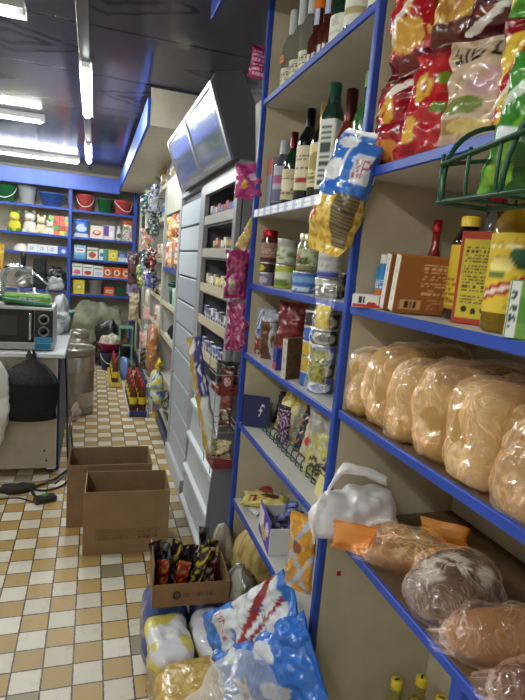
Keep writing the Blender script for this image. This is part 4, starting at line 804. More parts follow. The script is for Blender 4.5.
bag('scarf', 'dark brown and violet scarf bundle hanging at the far end of the white shelving', (.50, 7.2, 1.02), .16, .55, .12, lab('#2c2224', ('n', 5, .1, '#5a3a44', 3), ('r', 0, 0, 1, .22, '#8a84b0'), ('n', 8, .3, '#7a3a3a', 5)), seed=170, nu=26, nv=24, wr=.02, rz=-.3, cat='scarf')
bag('cloth_bag', 'beige cloth bag hanging under the dark scarf bundle', (.52, 7.05, .68), .14, .36, .08, lab('#b8a88a', ('n', 5, .15, '#cfc2a8', 3)), seed=171, nu=26, nv=24, wr=.02, rz=-.3, cat='bag')
bag('price_card', 'pink price card on the front of the far white shelving, upper', (.59, 6.1, .82), .12, .12, .01, '#e0a8b0', seed=172, nu=12, nv=8, rz=-.9, cat='card')
bag('cloth', 'pink checked cloth hanging low on the far white shelving', (.575, 6.0, .52), .16, .16, .03, lab('#d88a98', ('s', 0, 0, 1, 1, 'u', 6, .5, '#e8d0d0')), seed=173, nu=20, nv=14, rz=-.9, cat='cloth')
bag('gloves', 'pair of dark gloves hanging below the pink checked cloth', (.575, 6.0, .26), .12, .24, .05, lab('#2c2a30', ('n', 6, .2, '#8a7a5a', 3)), seed=174, nu=20, nv=14, rz=-.9, cat='gloves')
# ================================================================== FLOOR GOODS
def openbox(label, loc, w, d, h, rz, c='#9a7650', fl=None, name='cardboard_box', inner='#7d6444'):
    t = thing(name, label, 'box', loc, rz); th = .005
    M().box((0, -d/2+th/2, h/2), (w, th, h), c, .0008, fl or {}, (170, 60)).build('front_wall', 'card', t)
    M().box((0, d/2-th/2, h/2), (w, th, h), c, .0008).build('back_wall', 'card', t)
    for s in (-1, 1): M().box((s*(w/2-th/2), 0, h/2), (th, d-2*th, h), c, .0008).build('side_wall', 'card', t)
    M().box((0, 0, th/2), (w-2*th, d-2*th, th), inner, .0008).build('base', 'card', t)
    return t
A = openbox('open empty brown cardboard box standing behind the other open box on the floor', (.13, 3.06, 0), .46, .29, .37, -.02, '#8c7150')
tag(M().pillow(.07, .08, .01, '#d8c07a', 3, .008, 12, 8).build('paper_scrap', 'paper', None, (-.04, 3.0, .008), (1.2, 0, .6)), 'yellow paper scrap inside the farther open cardboard box', 'paper')
B = openbox('open empty brown cardboard box with printed text, nearest of the two on the floor', (.21, 2.745, 0), .43, .27, .345, -.045, '#927653',
        {'f': lab('#927653', ('r', .14, .22, .9, .4, '#876b49'), ('x', .64, .25, .88, .38, 3, 40, '#5f482e'), ('x', .16, .25, .55, .38, 3, 30, '#7b6143'))})
# sacks in the pile
PL = 'pile of goods beside the shelves'
def lump(name, label, loc, a, b, c, pt, rz=0., seed=0., m='foil', n=3., amp=.012, cat='bag', flat=.6, sc=14, pitch=0, roll=0, nu=44, nv=28):
    o = M().blob(a, b, c, pt, n, seed, amp, sc, nu, nv, flat).build(name, m, None, loc, (roll, pitch, rz)); return tag(o, label, cat)
noo = lambda u, v: '#c9ab5e' if noise.noise((u*30, v*22, 2)) > -.1 else '#b8924a'
lump('pasta_pack', 'clear pack of beige pasta at the bottom of the pile near the tiles', (.37, 1.63, .0), .14, .115, .13, lambda u, v: '#c8b07a' if noise.noise((u*18, v*14, 2)) > 0 else '#a08450', .1, 1, 'foil', 3.5)
lump('noodle_pack', 'clear pack of dark red and yellow noodles standing on the floor at the pile front', (.34, 1.37, .0), .13, .115, .155, lambda u, v: '#6a2a34' if .52 < u < .62 or v > .7 and u > .4 else ('#c9b070' if noise.noise((u*26, v*18, 2)) > 0 else '#b0925a'), .1, 2, 'foil', 3.5)
ns = lab('#e6e6ec', ('r', 0, 0, 1, .42, '#d9c83a'), ('e', .2, .75, .05, .06, '#d87a3a'), ('n', 6, .3, '#d4d4de', 3))
lump('vermicelli_pack', 'white and yellow noodle pack on top of the pile, left one', (.288, 1.62, .212), .075, .125, .042, lambda u, v: ('#e4e4ea' if noise.noise((u*5, v*4, 1)) > -.4 else '#dccf6a') if v > .5 else '#d8c85a', .0, 3, 'foil', 4, .010)
lump('vermicelli_pack', 'white and yellow noodle pack on top of the pile, right one', (.443, 1.62, .212), .072, .125, .042, lambda u, v: ('#dcdce6' if noise.noise((u*5, v*4, 7)) > -.4 else '#d2c45e') if v > .5 else '#d0c054', .05, 4, 'foil', 4, .010)
lump('straw_noodle_pack', 'clear pack of straw coloured noodles leaning at the front of the pile', (.34, 1.37, .255), .125, .11, .03, noo, .1, 5, 'foil', 3.2, .008)
lump('napkin_pack', 'blue violet napkin pack under the small brown carton, left one', (.30, 1.85, .0), .085, .085, .147, lambda u, v: '#4a5a98' if noise.noise((u*5, v*4, 1)) > -.2 else '#5f6cae', .0, 6, 'foil', 4, .006, flat=.95)
lump('napkin_pack', 'blue violet napkin pack under the small brown carton, right one', (.475, 1.85, .0), .08, .085, .147, lambda u, v: '#46558f' if noise.noise((u*5, v*4, 9)) > -.2 else '#6a74b0', .0, 7, 'foil', 4, .006, flat=.95)
C_ = openbox('small brown carton with dark lettering full of snack packets, on the pile', (.385, 1.83, .29), .285, .20, .09, -.06, '#8a6a48',
        {'f': lab('#8a6a48', ('e', .31, .5, .055, .2, '#3c2c1e'), ('t', .29, .4, .335, .62, 'N', '#8a6a48'), ('t', .4, .4, .8, .6, 'ОСТАННИЙ', '#4a3724'))}, inner='#5f462c')
M().box((-.14, .0, .12), (.005, .19, .09), '#7f603f', .0008).build('flap', 'card', C_)
for k in range(16):
    cl = (('#7a1c14', '#c8702c'), ('#17151a', '#4a3a44'), ('#2c2026', '#d8c23a'), ('#1a1216', '#8a2a2c'), ('#5a1c14', '#d8cfc0'), ('#141318', '#6a6a78'))[k % 6]
    x = .275+.215*((k*7) % 16)/15; y = 1.785+.085*((k*5) % 4)/3
    bag('snack_packet', 'dark shiny snack packet sticking up out of the small brown carton', (x, y, .297), .05, .145+.03*(k % 3), .011, lab(cl[0], ('n', 8, .2, cl[1], k), ('d', .5, .8, .05, cl[1])), seed=180+k, nu=16, nv=14, rz=-.3+.5*sin(k*2.1), lean=.14*cos(k*1.7), roll=.2*sin(k*3.3), group='snack packets in the small brown carton', wr=.004)
# blue bags
cloud = [('e', .22, .66, .12, .07), ('e', .3, .70, .09, .06), ('e', .74, .72, .11, .07), ('e', .66, .67, .1, .055), ('e', .52, .4, .12, .05), ('e', .86, .42, .1, .06), ('e', .14, .36, .1, .05)]
blp = lab('#3577d4', *[c+('#e2e6ec',) for c in cloud], ('r', 0, 0, 1, .14, '#dcdfe4'), ('r', .0, .05, 1, .09, '#8a2024'), ('e', .7, .45, .26, .1, '#d8dbe2'), ('t', .5, .40, .9, .50, 'ХРУМ', '#a8202a'), ('r', 0, .95, 1, 1, '#2a6ac8'))
blp2 = lab('#dfe3ea', ('r', 0, .0, 1, .50, '#3b7ed6'), ('e', .25, .45, .16, .08, '#dfe3ea'), ('e', .7, .36, .2, .06, '#dfe3ea'), ('e', .32, .36, .28, .11, '#d4d8e0'), ('t', .1, .31, .54, .41, 'ХРУМ', '#a8202a'), ('d', .62, -.55, .05, '#8f2228'), ('r', .78, .55, .95, .9, '#2b63c4'), ('d', .8, -.8, .03, '#8f2228'), ('t', .3, .72, .7, .80, 'ХРУМ', '#2b4aa8'), ('r', 0, .94, 1, 1, '#3b7ed6'))
def bigbag(label, base, tip, w, h, t, pt, seed):
    o = M().pillow(w, h, t, pt, seed, .014, 110, 90, crimp=.05).build('corn_snack_bag', 'foil'); place_axis(o, base, tip, (0, .1, 1.5)); return tag(o, label, 'bag')
bigbag('big blue and white corn snack bag leaning on the pile, farther of two', (.405, 1.50, .30), (.565, 1.20, .64), .2, .47, .10, blp2, 5)
bigbag('big blue corn snack bag with white clouds on the pile, nearer of two', (.40, 1.36, .25), (.57, 1.08, .57), .23, .46, .10, blp, 7)
lump('rice_bag', 'grey clear bag of grain filling the pile under the blue bags', (.535, 1.36, .0), .05, .14, .17, lambda u, v: '#8a7a5a' if noise.noise((u*14, v*10, 2)) > 0 else '#a89468', .1, 8, 'foil', 3, .01)
lump('pasta_sack', 'tall clear sack of golden pasta leaning under the candy box shelf', (.665, 1.88, .0), .08, .11, .26, lambda u, v: '#cdb374' if noise.noise((u*26, v*30, 2)) > -.1 else '#a88c4c', .2, 9, 'foil', 2.8, .012, flat=.9)
lump('pasta_sack', 'pale grey sack with a folded top beside the golden pasta sack', (.56, 2.01, .0), .05, .06, .24, lambda u, v: '#b8b2a4' if noise.noise((u*8, v*8, 5)) > -.1 else '#8a8272', .1, 10, 'foil', 2.6, .014, flat=.9)
lump('flour_sack', 'dark grey shiny sack in front of the golden pasta sack', (.57, 1.74, .0), .05, .09, .22, lambda u, v: '#6a675e' if noise.noise((u*9, v*8, 5)) > -.05 else '#9a978c', .2, 11, 'foil', 2.6, .014, flat=.9)
# clear bag with a bottle at the bottom edge
cbg = tag(M().blob(.125, .085, .165, '#e8eaee', 2.5, 3.3, .022, 10, 60, 40, .95).build('clear_bag', 'haze_film', None, (.355, 1.06, .275), (0, 0, .3)), 'large crumpled translucent bag at the bottom edge of the photo', 'bag')
bt = bottle('bottle', 'grey white bottle lying tilted inside the translucent bag', (.42, 1.06, .40), .2, .026, '#b8bcc2', lab('#8a96b8', ('x', .1, .2, .9, .8, 4, 16, '#d8dce4')), (.1, .4), '#e6e6e4', m='plastic', sh=.6, nr=.5)
bt.rotation_euler = (.2, -.5, .3)
lump('grain_bag', 'pale bag of flour supporting the translucent bag at the bottom of the photo', (.42, 1.11, .0), .12, .085, .138, '#b9b2a0', .2, 12, 'sack', 3, .01, flat=.95)
# ================================================================== COUNTER AND WHAT STANDS ON IT
ct = thing('counter', 'beige shop counter with a pale worktop and a dark blue side', 'counter', (-.19, 3.67, 0))
M().box((-.65, .55, .842), (1.36, 1.16, .03), '#c9cbd0', .004).build('worktop', 'paint', ct)
M().box((-.66, .02, .44), (1.28, .03, .77), '#b8ae9c', .003).build('front_panel', 'paint', ct)
M().box((-.012, .56, .43), (.024, 1.08, .80), '#23355f', .003).build('side_panel', 'paint', ct)
M().box((-.66, 1.09, .44), (1.28, .02, .77), '#a89f8e', .003).build('back_panel', 'paint', ct)
M().box((-.045, .012, .44), (.06, .012, .79), '#cfc9bc', .002).build('corner_strip', 'paint', ct)
for x in (-.06, -1.25):
    for y in (.08, 1.0): M().box((x, y, .03), (.05, .05, .06), '#2c2c30', .004).build('foot', 'plastic', ct)
for (x, z) in ((-.09, .18), (-.075, .11)): M().box((x, .003, z), (.012, .006, .012), '#26221e', .002).build('screw', 'metal', ct)
mw = thing('microwave', 'black and silver microwave oven on the counter', 'microwave', (-.485, 3.72, .858))
M().box((0, .19, .15), (.49, .36, .28), '#b9bcc0', .006).build('casing', 'metal', mw)
M().box((-.055, .004, .165), (.36, .018, .215), '#16171a', .003).build('door', 'gloss', mw)
M().box((-.08, -.0055, .165), (.21, .004, .13), '#1d2126', .001).build('window', 'glass', mw)
M().box((.185, .004, .165), (.11, .018, .215), '#1a1b1e', .003).build('control_panel', 'gloss', mw)
M().box((0, .004, .033), (.49, .02, .045), '#b4b8bc', .003, {'f': lab('#b4b8bc', ('e', .10, .5, .012, .2, '#7a7c80'), ('e', .14, .5, .012, .2, '#7a7c80'), ('r', .77, .1, .98, 1, '#2f86b8'))}, (60, 8)).build('lower_trim', 'metal', mw)
M().box((.185, -.006, .078), (.105, .003, .035), '#2f86b8', .001).build('sticker', 'paper', mw)
M().tube([(.105, -.006, .08), (.105, -.035, .085), (.105, -.035, .25), (.105, -.006, .255)], .008, 10, '#d8dadc').build('handle', 'chrome', mw)
for z in (.215, .135):
    q = M(); q.xf = Matrix.Translation((.185, -.005, z)) @ Matrix.Rotation(pi/2, 4, 'X')
    q.lathe([(.033, 0), (.033, .012), (.028, .014), (.028, .004), (0, .004)], 24, '#d4d6d8'); q.lathe([(.022, .004), (.02, .024), (0, .024)], 20, '#1c1c1e'); q.build('knob', 'metal', mw)
for x in (-.2, .2): M().box((x, .19, .005), (.05, .28, .01), '#1c1c1e', .002).build('foot', 'rubber', mw)
Zm = 1.1485
gp = thing('wipes_pack', 'green and clear pack with purple letters lying on the microwave', 'pack', (-.42, 3.93, Zm))
M().box((0, 0, .036), (.30, .14, .07), '#6f9a4a', .02, {'f': lab('#7aa658', ('e', .55, .55, .25, .3, '#d0dcd0'), ('t', .4, .4, .75, .72, 'МИР', '#7a5aa8'), ('n', 6, .2, '#5a8a34', 3)), 't': lab('#8ab068', ('n', 6, .1, '#c8d8c0', 3))}, (40, 16)).build('pack', 'foil', gp)
du = thing('dustpan', 'dark green plastic scoop lying on the microwave in front of the pack', 'scoop', (-.44, 3.81, Zm))
M().box((.03, 0, .012), (.30, .075, .022), '#1f5638', .006).build('pan', 'plastic', du, (0, 0, .012), (0, .1, -.06))
M().tube([(-.12, 0, .03), (-.17, 0, .06), (-.22, 0, .045)], .016, 10, '#1c4c32').build('handle', 'plastic', du)
bag('wrapper', 'white and pink wrapped thing at the left end of the microwave top', (-.665, 3.86, Zm+.003), .10, .075, .06, lab('#e8dce0', ('r', 0, 0, 1, .5, '#d890a8')), seed=200)
q = M(); 
tap = thing('beer_tap', 'curved chrome tap tower with a black handle behind the microwave', 'tap', (-.64, 4.35, .857))
M().tube([(0, 0, 0), (0, 0, .40)]+arc((0, 0, .4), (-.01, 0, .53), (.10, 0, .52), 8)+[(.2, 0, .50)], .025, 12, '#c8ccd0').build('tube', 'chrome', tap)
M().lathe([(0, 0), (.08, 0), (.08, .02), (.03, .04), (0, .04)], 20, '#b8bcc0').build('base', 'chrome', tap)
M().tube([(.2, 0, .50), (.2, 0, .40)], .014, 10, '#b8bcc0').build('spout', 'chrome', tap)
M().lathe([(0, .0), (.016, 0), (.022, .1), (0, .11)], 14, '#1c1c20', ctr=(.14, 0, .53)).build('handle', 'plastic', tap)
pn = thing('kettle', 'grey steel kettle behind the microwave', 'kettle', (-.43, 4.42, .857))
M().lathe([(0, 0), (.09, 0), (.105, .05), (.095, .2), (.07, .3), (0, .32)], 24, '#9a9b9c').build('body', 'metal', pn)
M().tube([(-.09, 0, .25), (-.12, 0, .40), (0, 0, .48), (.1, 0, .40), (.08, 0, .28)], .011, 10, '#d0d2d4').build('handle', 'chrome', pn)
M().lathe([(0, .30), (.055, .31), (.05, .33), (.012, .34), (.012, .37), (0, .37)], 20, '#c8c8c8').build('lid', 'metal', pn)
lump('wrapped_bundle', 'bundle of grey clear wrap behind the right end of the microwave', (-.245, 4.5, .857), .07, .07, .16, lambda u, v: '#c8ccd2' if noise.noise((u*6, v*6, 2)) > 0 else '#8a9096', 0, 3, 'foil', 2.4, .02, 'bundle', .95)
M_ = thing('wash_basin', 'green plastic tub at the far end of the counter', 'tub', (-.255, 4.67, .857))
M().lathe([(0, 0), (.085, 0), (.115, .16), (.125, .165), (.125, .175), (.108, .175), (.08, .008), (0, .008)], 28, '#4f7f6a').build('tub', 'plastic', M_)
# display standing at the left edge
bag('snack_display', 'tall yellow printed package standing on the counter at the left edge', (-.745, 4.62, .857), .16, .68, .07, lab('#d8b23a', ('n', 4, .2, '#c85a2c', 3), ('x', .1, .5, .9, .8, 5, 10, '#f0e6c0'), ('r', 0, .3, 1, .4, '#5a8a3a')), seed=203, rz=-.2, cat='package')
# bags on the counter front
bb = thing('carrier_bag', 'black plastic carrier bag hanging by its knot on the counter front', 'bag', (-.365, 3.615, .40))
def hung(z0, z1, nr, sd):
    def fn(u, v):
        z = z0+(z1-z0)*v; a = 2*pi*u; t = z/.43
        w_ = .165*(min(1, t/.06)**.5)*(1 if t < .62 else max(.16, 1-((t-.62)/.38)**1.9*.88)); d_ = .045*(min(1, t/.06)**.5)*(1 if t < .6 else max(.45, 1-(t-.6)*1.2))
        k = 1+.10*noise.noise((cos(a)*3+sd, sin(a)*3, z*6))+.06*sin(9*a+sd)*max(0, t-.55)*2
        return (w_*cos(a)*k+.02*noise.noise((z*8, sd, 1)), d_*sin(a)*k, z)
    return fn
M().grid(hung(0, .31, 0, 1), 48, 22, '#0b0b0e', wrap=True).build('sack', 'cloth', bb)
M().grid(hung(.27, .435, 0, 1), 48, 16, '#24242c', wrap=True).build('gathered_top', 'black_film', bb)
q = M(); q.blob(.034, .028, .03, '#15151a', 2., 2, .008, 26, 20, 12, .9, ctr=(0, 0, .425)); q.build('knot', 'black_film', bb)
lump('carrier_bag', 'white plastic bag hanging on the counter front at the left edge of the photo', (-.60, 3.58, .26), .11, .055, .3, '#dedbd6', 0, 7, 'sack', 2.5, .02, flat=.95)
# kegs
def keg(label, loc, r, h):
    t = thing('beer_keg', label, 'keg', loc)
    q = M(); q.lathe([(0, .03), (r*.75, .035), (r*.97, .08), (r*.97, h*.32), (r*1.0, h*.335), (r*1.0, h*.36), (r*.97, h*.375), (r*.97, h*.63), (r*1.0, h*.645), (r*1.0, h*.67), (r*.97, h*.685), (r*.97, h*.86), (r*.7, h*.93), (0, h*.94)], 36, '#b4b0a8'); q.build('body', 'metal', t)
    M().lathe([(r*.86, h*.9), (r*.98, h*.9), (r*.98, h), (r*.9, h), (r*.88, h*.97), (r*.86, h*.9)], 36, lambda u, v: '#a8a49c').build('top_rim', 'metal', t)
    M().lathe([(r*.85, 0), (r*.98, 0), (r*.98, .07), (r*.85, .07)], 36, '#a8a49c').build('foot_rim', 'metal', t)
    M().lathe([(0, h*.93), (.03, h*.93), (.03, h*.98), (0, h*.985)], 16, '#8a8880').build('valve', 'metal', t)
    return t
keg('large dented steel beer keg standing beside the counter side', (-.145, 5.2, 0), .19, .64)
keg('slim steel keg standing behind the large keg', (-.135, 6.05, 0), .12, .67)
lump('wrap', 'torn pinkish plastic wrap lying between the counter and the large keg', (-.115, 4.9, 0), .035, .03, .09, '#c8b0ac', .2, 3, 'sack', 2.2, .015, 'wrap', .95)
# cables on the floor
def cable(label, pts, r, c):
    P = [Vector(p) for p in pts]; out = []
    for i in range(len(P)-1):
        a, b, c_, d = P[max(i-1, 0)], P[i], P[i+1], P[min(i+2, len(P)-1)]
        for k in range(8):
            t = k/8; out.append(.5*((2*b)+(c_-a)*t+(2*a-5*b+4*c_-d)*t*t+(3*b-a-3*c_+d)*t**3))
    out.append(P[-1]); z = r
    o = M().tube([(p.x, p.y, max(p.z, r)) for p in out], r, 6, c).build('cable', 'rubber'); return tag(o, label, 'cable')
cable('grey cable running along the floor below the counter front', [(-.75, 3.5, .006), (-.5, 3.42, .006), (-.3, 3.5, .006), (-.13, 3.62, .03), (-.13, 3.9, .12), (-.13, 4.2, .3)], .006, '#6a675e')
cable('black cable lying in front of the counter', [(-.7, 3.38, .006), (-.45, 3.5, .01), (-.25, 3.42, .006), (-.12, 3.55, .006), (-.10, 3.9, .02), (-.135, 4.2, .2)], .007, '#1c1b1a')
cable('white cable looping on the tiles beside the counter', [(-.11, 3.75, .006), (0, 3.85, .006), (.08, 3.9, .006), (.06, 4.0, .006), (-.04, 3.98, .006), (-.12, 4.1, .02), (-.14, 4.3, .2)], .005, '#c8c4b8')
cable('thin brown cable crossing the tiles to the dark plug', [(-.6, 3.30, .005), (-.42, 3.34, .005), (-.3, 3.27, .005), (-.22, 3.3, .005)], .005, '#4a3a2c')
for k in range(5):
    cable(('thin black cable hanging down the blue counter side, nearest the aisle end', 'thin grey cable hanging down the blue counter side', 'thin beige cable looping down the blue counter side', 'thick dark cable trailing from the counter side to the sockets', 'pale cable winding under the counter edge to the rag')[k],
          (((-.165, 3.80, .8), (-.15, 3.82, .5), (-.14, 3.78, .2), (-.13, 3.7, .008), (-.2, 3.52, .006)), ((-.16, 3.95, .75), (-.14, 3.9, .45), (-.145, 3.97, .2), (-.12, 3.9, .008), (-.1, 3.72, .006)), ((-.16, 4.1, .6), (-.13, 4.05, .35), (-.14, 4.1, .1), (-.09, 4.0, .006), (-.07, 3.8, .006)),
           ((-.14, 3.72, .01), (-.22, 3.56, .01), (-.33, 3.46, .01), (-.3, 3.33, .01)), ((-.12, 3.66, .006), (-.3, 3.57, .006), (-.5, 3.56, .006), (-.62, 3.46, .006)))[k], (.005, .005, .004, .009, .005)[k], ('#1d1c1c', '#8a8880', '#b8b0a0', '#26241f', '#a8a498')[k])
pg = thing('extension_socket', 'dark extension socket with a green light lying among the cables', 'socket', (-.24, 3.27, 0), .4)
M().box((0, 0, .02), (.13, .06, .04), '#2c2c2a', .008).build('body', 'plastic', pg)
M().lathe([(0, .04), (.02, .04), (.018, .05), (0, .05)], 14, '#4a7a5a').build('button', 'plastic', pg)
lump('rag', 'dark rag lying on the floor under the counter edge', (-.42, 3.45, 0), .12, .05, .03, '#2f2c28', .2, 3, 'cloth', 2.2, .012, 'rag', .4)
# ================================================================== FAR FLOOR
def traybox(label, x0, x1, y0, y1, c, edge):
    t = thing('tray', label, 'tray', ((x0+x1)/2, y0, 0)); w = x1-x0; L = y1-y0
    M().box((0, L/2, .006), (w, L, .012), c, .002).build('base', 'plastic', t)
    for s in (-1, 1): M().box((s*(w/2-.005), L/2, .03), (.01, L, .06), c, .002).build('side', 'plastic', t)
    M().box((0, .005, .03), (w-.02, .01, .06), edge, .002).build('front', 'plastic', t)
    M().box((0, L-.005, .03), (w-.02, .01, .06), c, .002).build('back', 'plastic', t)
traybox('white tray with a blue front edge on the floor holding brown bottles', .36, .545, 5.0, 6.25, '#dcdce2', '#2c3a6e')
traybox('yellow tray on the floor holding brown bottles', .21, .345, 6.15, 7.0, '#d8c05a', '#d8c05a')
def bb_(x, y, label, g):
    r = thing('drink_bottle', label, 'bottle', (x, y, .0125), 0, g)
    M().lathe([(0, 0), (.036, 0), (.038, .02), (.038, .17), (.03, .21), (.014, .25), (.014, .27), (0, .27)], 14, '#5a2c14').build('body', 'glass', r)
    M().lathe([(.0385, .09), (.0385, .16)], 14, '#d8c22c').build('label', 'paper', r)
    M().lathe([(.017, .262), (.017, .292), (0, .292)], 12, '#b8202a').build('cap', 'plastic', r)
for i in range(6):
    for j in range(2):
        if i < 5: bb_(.41+.085*j, 5.12+.2*i*.9, 'brown drink bottle with a yellow label in the white tray', 'bottles in the white tray')
for i in range(4):
    for j in range(1): bb_(.28, 6.25+.2*i, 'brown drink bottle with a yellow label in the yellow tray', 'bottles in the yellow tray')
bk1 = thing('bucket', 'dark blue bucket on the floor with a white handle', 'bucket', (.235, 7.15, 0))
M().lathe([(0, 0), (.09, 0), (.12, .22), (.125, .22), (.125, .235), (.112, .235), (.085, .008), (0, .008)], 24, '#23376f').build('body', 'plastic', bk1)
M().tube(arc((-.12, -.02, .22), (-.05, -.2, .06), (.05, -.13, .12), 10)+arc((.05, -.13, .12), (.1, -.1, .14), (.12, -.02, .22), 6), .005, 8, '#d8d8d8').build('handle', 'plastic', bk1)
bs_ = thing('bowl', 'magenta bowl standing on the dark blue bucket', 'bowl', (.235, 7.15, .236))
M().lathe([(0, 0), (.09, 0), (.16, .12), (.165, .12), (.165, .13), (.15, .13), (.085, .008), (0, .008)], 28, '#8f1f54').build('body', 'plastic', bs_)
lump('cloths', 'heap of white, pink and green cloths in the magenta bowl', (.235, 7.15, .33), .14, .12, .09, lambda u, v: ('#d8d4cc', '#c88a98', '#b8c4a0', '#e4e2dc')[int((noise.noise((u*14, v*10, 3))+1)*2.4) % 4], 0, 3, 'cloth', 2.2, .02, 'cloth', .45)
gr_ = thing('plastic_rack', 'green plastic rack with shelves standing at the end of the aisle', 'rack', (.44, 7.2, 0))
for (x, y) in ((-.08, -.1), (.08, -.1), (-.08, .1), (.08, .1)): M().box((x, y, .29), (.018, .018, .58), '#6f9a84', .003).build('leg', 'plastic', gr_)
for z in (.12, .34, .57): M().box((0, 0, z), (.18, .22, .02), '#7aa890', .003).build('shelf', 'plastic', gr_)
lump('figurine', 'small brown item on the middle level of the green rack', (.44, 7.17, .351), .04, .05, .05, '#7a4a3a', 0, 3, 'cloth', 2.2, .01, 'figurine', .6)
q = lump('dustpan', 'pale blue plastic dustpan standing between the two bottle trays', (.40, 6.60, 0), .03, .12, .14, '#7a94d8', .2, 3, 'plastic', 4, .004, 'dustpan', .97)
lump('tarpaulin_sack', 'grey green tarpaulin heap under the back shelves', (.08, 7.75, 0), .36, .2, .43, lambda u, v: '#8a9078' if noise.noise((u*5, v*5, 2)) > -.1 else '#6f7562', 0, 3, 'cloth', 3.2, .05, 'sack', .85, 6)
lump('tarpaulin_sack', 'pale bundled sack leaning left of the tarpaulin heap', (-.30, 7.3, 0), .09, .14, .28, lambda u, v: '#a8aa94' if noise.noise((u*5, v*5, 6)) > -.1 else '#80836e', .2, 5, 'cloth', 2.4, .04, 'sack', .85, 7)
lump('black_bag', 'black shiny bag lying in front of the tarpaulin heap', (.20, 7.40, .0), .17, .09, .34, '#16171a', 0, 8, 'black_film', 2.4, .04, 'bag', .85, 8)
# ================================================================== BACK SHELVES
def bucket(label, loc, r, h, c, rz=0., name='bucket', cat='bucket', hc='#e0e0e0'):
    t = thing(name, label, cat, loc, rz)
    M().lathe([(0, 0), (r*.75, 0), (r*.97, h*.93), (r, h*.93), (r, h), (r*.92, h), (r*.72, .008), (0, .008)], 24, c).build('body', 'plastic', t)
    if hc: M().tube(arc((-r, 0, h*.9), (-r*.6, -r*1.5, h*.1), (r*.2, -r*1.12, h*.25), 8)+arc((r*.2, -r*1.12, h*.25), (r*.9, -r*.8, h*.4), (r, 0, h*.9), 6), .006, 8, hc).build('handle', 'plastic', t)
    return t
Zb = 2.081
bucket('coral red bucket, left one on the top back shelf', (-.14, 8.17, Zb), .125, .23, '#d85a58')
bucket('green bucket between two red buckets on the top back shelf', (.14, 8.17, Zb), .115, .2, '#1f6a3c', hc=None)
bucket('coral red bucket, right one beside the post on the top back shelf', (.375, 8.15, Zb), .125, .2, '#cf4e54', .4)
bucket('dark green bucket at the left end of the top back shelf', (-1.17, 8.17, Zb+.01), .14, .24, '#1e6a40')
bucket('silver metal bucket on the top back shelf', (-.90, 8.17, Zb+.01), .12, .25, '#b8bcc0', hc=None)
bs2 = thing('wash_basin', 'wide blue basin on the top back shelf', 'basin', (-.58, 8.19, Zb+.01))
M().lathe([(0, 0), (.12, 0), (.17, .17), (.185, .17), (.185, .185), (.165, .185), (.115, .008), (0, .008)], 28, '#2c55a8').build('body', 'plastic', bs2)
def toy(label, loc, c, s, acc=None):
    t = thing('soft_toy', label, 'toy', loc)
    M().blob(.075*s, .06*s, .08*s, c, 2.1, 2, .004, 20, 18, 12, .8).build('body', 'cloth', t)
    M().blob(.06*s, .055*s, .058*s, c, 2., 3, .003, 20, 18, 12, .9, ctr=(0, -.005, .125*s)).build('head', 'cloth', t)
    for d in (-1, 1):
        M().blob(.02*s, .015*s, .024*s, acc or c, 2., 3, .001, 20, 10, 8, .9, ctr=(d*.042*s, 0, .215*s)).build('ear', 'cloth', t)
        M().blob(.028*s, .03*s, .03*s, acc or c, 2., 3, .001, 20, 10, 8, .6, ctr=(d*.05*s, -.06*s, 0)).build('paw', 'cloth', t)
    M().blob(.022*s, .02*s, .018*s, '#d8c8b0', 2., 3, .001, 20, 10, 8, .9, ctr=(0, -.055*s, .145*s)).build('muzzle', 'cloth', t)
Zt_ = 1.711
toy('yellow and green soft toy at the left end of the toy shelf', (-1.05, 8.12, Zt_), '#d8cc3a', 1.12, '#4a8a3a')
toy('white soft toy with a tall head on the toy shelf', (-.86, 8.18, Zt_), '#dedcd8', 1.2)
toy('cream soft toy on the toy shelf between the white toys', (-.71, 8.12, Zt_), '#ded2b4', 1.0)
toy('small white soft toy lying right of the cream one', (-.60, 8.10, Zt_), '#e0deda', .75)
tk = thing('toy_blocks', 'clear pack of red, yellow and green toy blocks on the toy shelf', 'toy', (-.47, 8.14, Zt_))
k = 0
for iz in range(4):
    for ix_ in range(4):
        M().box((-.11+.072*ix_, 0, .033+.066*iz), (.07, .09, .064), ('#c83a34', '#3a9a4a', '#e0c030', '#d8604a')[(ix_*3+iz*2+(iz//2)) % 4] if iz < 3 else ('#7ac060', '#d84a4a', '#c8403c', '#8ac86a')[ix_], .006).build('block', 'plastic', tk); k += 1
M().box((0, 0, .135), (.30, .11, .27), '#ffffff', .01).build('film_bag', 'film', tk)
def bx(label, x, z, w, h, c, pats, d=.1, y=8.09, name='detergent_box', cat='box'):
    return carton(name, label, (x, y, z), (w, d, h), c, {'f': lab(c, *pats)}, rz=0, res=(16, 18), cat=cat)
Z1, Z2, Z3, Z4 = 1.711, 1.411, 1.171, .911
bag('detergent_bag', 'blue and white washing powder bag at the left of the upper detergent shelf', (-.18, 8.1, Z1), .2, .25, .08, lab('#3f68c8', ('e', .5, .5, .4, .2, '#c8daf0'), ('r', 0, 0, 1, .2, '#dce4f0')), seed=210, rz=0, nu=24, nv=20)
bx('white box with a red oval picture on the upper detergent shelf', .03, Z1, .17, .18, '#e4dcd6', (('e', .5, .45, .36, .2, '#c8482c'), ('e', .5, .5, .2, .08, '#f0e8d8')))
bx('white box with a purple panel on the upper detergent shelf', .20, Z1, .15, .2, '#dcd8e0', (('r', 0, .25, .45, .95, '#6a4a9a'), ('e', .7, .4, .16, .2, '#f0ecf4')))
bottle('cleaner_bottle', 'white cleaner bottle with dark print on the upper detergent shelf', (.335, 8.1, Z1), .21, .04, '#dcdedc', lab('#d0d8d4', ('e', .5, .5, .2, .3, '#4a6a5a')), (.1, .6), '#c8ccc8', m='plastic', rz=0, nr=.5)
